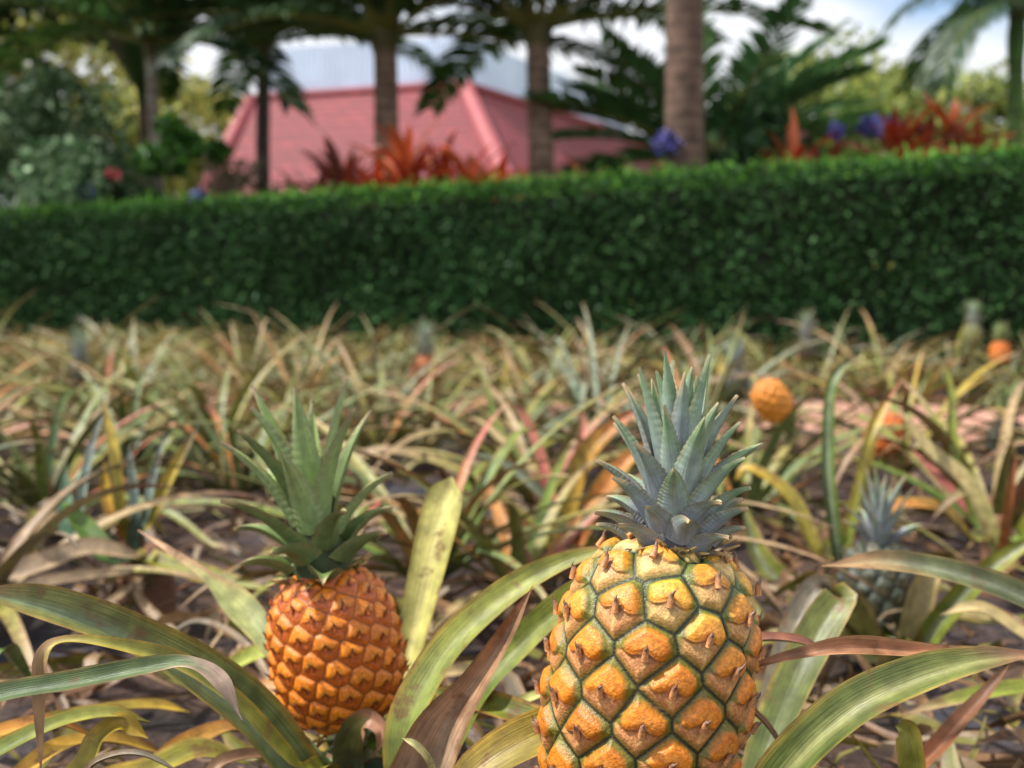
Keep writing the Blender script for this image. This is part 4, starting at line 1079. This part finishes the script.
# ------------------------------------------------------------------ trees and shrubs
def clump_crown(rg, c, rx, rz, nclump, per, sz, cols, w=None, o=(0, 0, 0), up=(0, 0, .3)):
    mb = MB()
    for k in range(nclump):
        dv = norm(rg.normal(0, 1, 3)); dv[2] = abs(dv[2]) * 1.35 - .35
        q = np.array(c) + dv * np.array([rx, rx, rz * 1.15]) * rg.uniform(.5, .98)
        rr = rx * rg.uniform(.22, .4)
        pts = q + norm(rg.normal(0, 1, (per, 3))) * rr * (rg.random((per, 1)) ** .45) * np.array([1, 1, .75])
        tone = rg.uniform(.75, 1.25)
        leafcloud(mb, pts - np.array(o), np.full(per, sz), vary(rg, per, cols, w) * tone, rg, up, .5)
    return mb

def tree(px, d, ztop, width, label, cols, seed, nclump=26, per=170, sz=.22, trunk=lin(104, 88, 72), group='trees beyond the hedge', tz=.35, cz=.62, rz=.36):
    rg = np.random.default_rng(seed)
    b = G(px, d)
    t = thing('tree', b, label, 'tree', group)
    zc = ztop * cz
    tr = tube([(0, 0, -.05), (.05, 0, ztop * .25), (-.03, .05, zc)], [.03 * ztop, .024 * ztop, .012 * ztop], trunk, 10, 14)
    for k in range(5):
        a = k * GA + seed
        tr.merge(tube([(0, 0, ztop * tz), (math.cos(a) * width * .2, math.sin(a) * width * .2, zc), (math.cos(a) * width * .36, math.sin(a) * width * .36, zc + .16 * ztop)], [.014 * ztop, .009 * ztop, .003 * ztop], trunk, 7, 10))
    tr.build('trunk', M_BARK, t)
    clump_crown(rg, (0, 0, zc), width / 2, ztop * rz, nclump, per, sz, cols).build('crown', M_FOL, t)
    return t

OLV = [lin(140, 152, 72), lin(118, 134, 62), lin(172, 174, 92), lin(92, 112, 52)]
YGR = [lin(160, 164, 66), lin(190, 184, 96), lin(124, 138, 56), lin(206, 196, 120)]
tree(770, 27, 6.0, 4.6, 'olive green tree beyond the low spreading palm', OLV, 31)
tree(835, 30, 7.0, 5.2, 'tallest olive tree in the pale tree line on the right', OLV, 32)
tree(905, 26, 5.4, 4.4, 'rounded yellow olive tree left of the green stemmed palm', OLV, 33)
tree(975, 29, 5.9, 4.6, 'olive tree behind the green stemmed palm', OLV, 34)
tree(1060, 27, 5.2, 4.6, 'olive tree at the right edge of the tree line', OLV, 35)
tree(690, 34, 5.6, 5.0, 'faint olive tree behind the right end of the red roof', OLV, 36)
tree(30, 22, 6.3, 5.0, 'bright yellow green tree above the flowering shrub on the left', YGR, 37)
tree(120, 25, 6.0, 4.6, 'sunlit yellow green tree left of the pale grey palm trunk', YGR, 38)
tree(205, 28, 5.6, 4.0, 'yellow green tree just left of the red roof', YGR, 39)
tree(-60, 24, 6.4, 5.0, 'yellow green tree at the left picture edge', YGR, 40)
DKT = [lin(30, 48, 28), lin(40, 62, 32), lin(24, 38, 24), lin(58, 82, 40)]
tree(150, 12.0, 5.2, 4.8, 'dark leaved tree overhanging the top left of the garden', DKT, 41, nclump=46, per=230, sz=.17, tz=.5, cz=.80, rz=.2)
tree(-40, 12.5, 5.2, 4.4, 'dense dark tree over the left picture edge', DKT, 42, nclump=40, per=220, sz=.17, tz=.5, cz=.80, rz=.2)

def shrub(px, d, ztop, width, label, cols, seed, n=18, per=240, sz=.09, w=None, name='shrub', flowers=None, fpos=None):
    rg = np.random.default_rng(seed)
    b = G(px, d)
    t = thing(name, b, label, 'shrub', 'shrubs behind the hedge')
    st = MB()
    for k in range(6):
        a = k * GA
        st.merge(tube([(0, 0, -.03), (math.cos(a) * width * .12, math.sin(a) * width * .12, ztop * .35), (math.cos(a) * width * .3, math.sin(a) * width * .3, ztop * .75)], [.025, .016, .005], lin(100, 84, 66), 6, 8))
    st.build('stem', M_BARK, t)
    clump_crown(rg, (0, 0, ztop * .52), width / 2, ztop * .46, n, per, sz, cols, w).build('foliage', M_FOL, t)
    if flowers is not None:
        for q in fpos:
            v = P(*q) - b
            m = MB(); leafcloud(m, v + rg.normal(0, .028, (26, 3)), np.full(26, .045), np.tile(flowers, (26, 1)), rg, None, .7)
            m.build('flower', M_PETAL, t)
    return t
SG = [lin(78, 112, 66), lin(104, 136, 92), lin(58, 90, 52), lin(138, 160, 124)]
shrub(60, 9.2, 2.1, 1.9, 'large rounded grey green shrub with a pink flower', SG, 51, n=34, per=260, flowers=lin(230, 96, 110), fpos=[(113, 176, 8.4)])
shrub(-50, 9.4, 1.9, 1.3, 'grey green shrub cut by the left picture edge', SG, 52)
shrub(182, 8.7, 2.0, .95, 'bright green feathery shrub between the flowering shrub and the red roof', [lin(64, 110, 40), lin(90, 136, 50), lin(46, 84, 34)], 53, n=20)
shrub(252, 10.6, 2.05, 1.15, 'airy grey pink shrub in front of the left end of the red roof', [lin(150, 132, 112), lin(124, 120, 90), lin(170, 150, 130)], 54, n=12, per=80, sz=.08)
shrub(745, 8.8, 1.85, 1.2, 'dark green shrub beneath the low spreading palm', [lin(44, 78, 40), lin(60, 96, 48), lin(34, 60, 34)], 55, n=20)
shrub(622, 9.0, 1.6, .8, 'dark green shrub at the right end of the red roof', [lin(54, 84, 40), lin(72, 104, 48), lin(40, 66, 34)], 56, n=12)
shrub(804, 8.8, 1.68, .8, 'pale pink flowering shrub left of the blue flower heads', [lin(206, 160, 150), lin(190, 130, 126), lin(110, 110, 80)], 57, n=12, per=110, sz=.08)
shrub(858, 9.0, 1.68, .95, 'white flowering shrub below the blue flower heads', [lin(236, 226, 232), lin(230, 200, 208), lin(130, 130, 110)], 58, n=14, per=130, sz=.09)
shrub(908, 9.2, 1.66, .7, 'pink and white shrub among the red leaved plants', [lin(226, 180, 180), lin(210, 140, 140), lin(120, 110, 80)], 59, n=10, per=110, sz=.08)

# red leaved cordylines
def ti_plant(px, d, ztop, label, cols, seed, nl=30, L=.5):
    rg = np.random.default_rng(seed)
    b = G(px, d)
    t = thing('red_leaved_plant', b, label, 'cordyline plant', 'red leaved plants behind the hedge')
    tube([(0, 0, -.03), (.02, 0, ztop * .4), (0, .02, ztop - L * .75)], [.02, .016, .012], lin(120, 90, 74), 8, 8).build('stem', M_MATTE, t)
    for i in range(nl):
        f = i / (nl - 1); az = i * GA + seed
        u = np.linspace(0, 1, 10)
        ang = math.radians(10 + 68 * f + rg.normal(0, 8)) - math.radians(rg.uniform(20, 70)) * u ** 1.5
        l = L * rg.uniform(.75, 1.1); ds = l / 9
        dv = np.stack([np.cos(ang) * math.cos(az), np.cos(ang) * math.sin(az), np.sin(ang)], 1)
        p = np.cumsum(dv * ds, 0) + np.array([0, 0, ztop - L * (.95 - .28 * f)])
        w = .074 * L / .5 * np.sin(PI * (u * .86 + .1)) ** .8
        c = cols[int(rg.integers(len(cols)))]
        ribbon(p, w, side=np.array([math.sin(az), -math.cos(az), 0]), roll=rg.normal(0, .4) + 0 * u, nv=5, fold=.4, thick=0,
               cfun=style(base=c, tip=c * 1.1, under=c * .8), seed=int(rg.integers(9999))).build('leaf', M_LEAF, t)
RED = [lin(206, 70, 30), lin(214, 98, 40), lin(160, 44, 30), lin(170, 84, 50)]
DRD = [lin(124, 50, 48), lin(104, 52, 48), lin(150, 66, 54)]
for i, (px, d, z, lab, c) in enumerate([
    (318, 8.5, 1.30, 'dark red leaved plant, leftmost of those before the red roof', DRD),
    (346, 8.3, 1.46, 'dark red plant with tall narrow leaves left of the stout palm trunk', DRD),
    (378, 8.2, 1.36, 'orange red plant at the foot of the stout ringed palm trunk', RED),
    (408, 8.0, 1.56, 'bright orange red plant just right of the stout ringed palm', RED),
    (440, 8.2, 1.42, 'orange red plant midway between the two palms at the roof', RED),
    (470, 8.0, 1.44, 'rust red plant left of the pale pink roof hip', RED),
    (496, 8.1, 1.32, 'low orange red plant below the pale pink roof hip', RED),
    (540, 7.8, 1.26, 'low rust red plant at the foot of the straight brown palm', RED),
    (580, 8.2, 1.25, 'low dark red plant right of the straight brown palm', DRD),
    (790, 8.0, 1.53, 'rust red plant below the low spreading palm', RED),
    (816, 8.2, 1.50, 'dark red plant left of the white flowering shrub', DRD),
    (893, 8.4, 1.75, 'tall red plant right of the blue flower heads', RED),
    (922, 8.6, 1.72, 'crimson plant in the middle of the red clump on the right', DRD),
    (945, 8.8, 1.92, 'tallest orange red plant left of the green stemmed palm', RED),
    (972, 8.6, 1.66, 'rust coloured plant at the foot of the green stemmed palm', RED)]):
    ti_plant(px, d, z, lab, c, 70 + i, L=.46 if px < 600 else .44)

def agapanthus(px, py, d, label, seed, r=.10):
    rg = np.random.default_rng(seed)
    b = G(px, d); h = P(px, py, d)[2]
    t = thing('agapanthus', b, label, 'flower', 'blue flowers behind the hedge')
    tube([(0, 0, -.02), (.01, 0, h * .5), (0, 0, h)], [.010, .008, .006], lin(90, 120, 60), 7, 8).build('stalk', M_FOL, t)
    m = MB()
    c = norm(rg.normal(0, 1, (120, 3))) * r * rg.uniform(.3, 1.05, (120, 1)) * np.array([1, 1, .8]) + np.array([0, 0, h])
    leafcloud(m, c, np.full(120, .055), vary(rg, 120, [lin(84, 80, 172), lin(120, 114, 200), lin(60, 58, 136), lin(150, 146, 206)]), rg, None, .6)
    for k in range(30):
        q = norm(rg.normal(0, 1, 3)) * r * .8
        m.merge(tube([(0, 0, h - .01), q + np.array([0, 0, h])], [.003, .002], lin(96, 110, 80), 4))
    m.build('flower_head', M_PETAL, t)
agapanthus(664, 144, 7.6, 'blue flower head in front of the thick palm trunk', 1, .10)
agapanthus(866, 129, 8.2, 'large blue flower head above the white flowering shrub', 2, .10)
agapanthus(884, 127, 8.5, 'blue flower head just right of the large one', 3, .085)
agapanthus(832, 134, 8.3, 'small blue flower head above the pink flowering shrub', 4, .07)
agapanthus(86, 195, 8.5, 'blue flower head below the large rounded shrub', 5, .09)
agapanthus(201, 197, 8.4, 'small blue flower head below the bright green shrub', 6, .06)

# ------------------------------------------------------------------ sky, sun, camera
w = bpy.data.worlds.new('World'); scene.world = w; w.use_nodes = True
nt = w.node_tree; bg = nt.nodes['Background']; out = nt.nodes['World Output']
SUN_EL, SUN_AZ = math.radians(58), math.radians(-98)     # azimuth measured from +Y (view direction) clockwise; sun up and to the left
sky = nd(nt, 'ShaderNodeTexSky', sky_type='NISHITA', sun_disc=False, sun_elevation=SUN_EL, sun_rotation=SUN_AZ)
nt.links.new(sky.outputs[0], bg.inputs['Color']); bg.inputs['Strength'].default_value = .11
cl = nd(nt, 'ShaderNodeBackground'); cl.inputs['Color'].default_value = (.93, .96, 1, 1); cl.inputs['Strength'].default_value = .64
tc = nd(nt, 'ShaderNodeTexCoord'); mp = nd(nt, 'ShaderNodeMapping'); mp.inputs['Scale'].default_value = (1, 1, 2.2); mp.inputs['Location'].default_value = (.3, .1, .25)
nt.links.new(tc.outputs['Generated'], mp.inputs[0])
no = nd(nt, 'ShaderNodeTexNoise'); no.inputs['Scale'].default_value = 3.2; no.inputs['Detail'].default_value = 6
nt.links.new(mp.outputs[0], no.inputs['Vector'])
rp = ramp(nt, [(.30, 0.), (.44, 1.)]); nt.links.new(no.outputs[0], rp.inputs[0])
mx = nd(nt, 'ShaderNodeMixShader'); nt.links.new(rp.outputs[0], mx.inputs[0]); nt.links.new(bg.outputs[0], mx.inputs[1]); nt.links.new(cl.outputs[0], mx.inputs[2])
nt.links.new(mx.outputs[0], out.inputs['Surface'])

sl = bpy.data.lights.new('sun', 'SUN'); sl.energy = 3.6; sl.angle = math.radians(3); sl.color = (1, .96, .89)
so = bpy.data.objects.new('sun', sl); COL.objects.link(so)
sd = Vector((math.sin(SUN_AZ) * math.cos(SUN_EL), math.cos(SUN_AZ) * math.cos(SUN_EL), math.sin(SUN_EL)))
so.rotation_euler = sd.to_track_quat('Z', 'Y').to_euler(); so.location = sd * 20

cd = bpy.data.cameras.new('camera'); cam = bpy.data.objects.new('camera', cd); COL.objects.link(cam)
cam.location = CAM; cam.rotation_euler = (PI / 2 - PITCH, 0, 0)
cd.sensor_width = 36; cd.lens = F * 36 / 1024; cd.clip_start = .02; cd.clip_end = 2000
cd.dof.use_dof = True; cd.dof.focus_distance = .615; cd.dof.aperture_fstop = 6.8; cd.dof.aperture_blades = 7
scene.camera = cam
scene.view_settings.view_transform = 'Standard'; scene.view_settings.look = 'None'
scene.view_settings.exposure = .85; scene.view_settings.gamma = 1
scene.cycles.use_denoising = True
scene.cycles.max_bounces = 6; scene.cycles.diffuse_bounces = 3; scene.cycles.glossy_bounces = 2; scene.cycles.transmission_bounces = 3; scene.cycles.transparent_max_bounces = 6
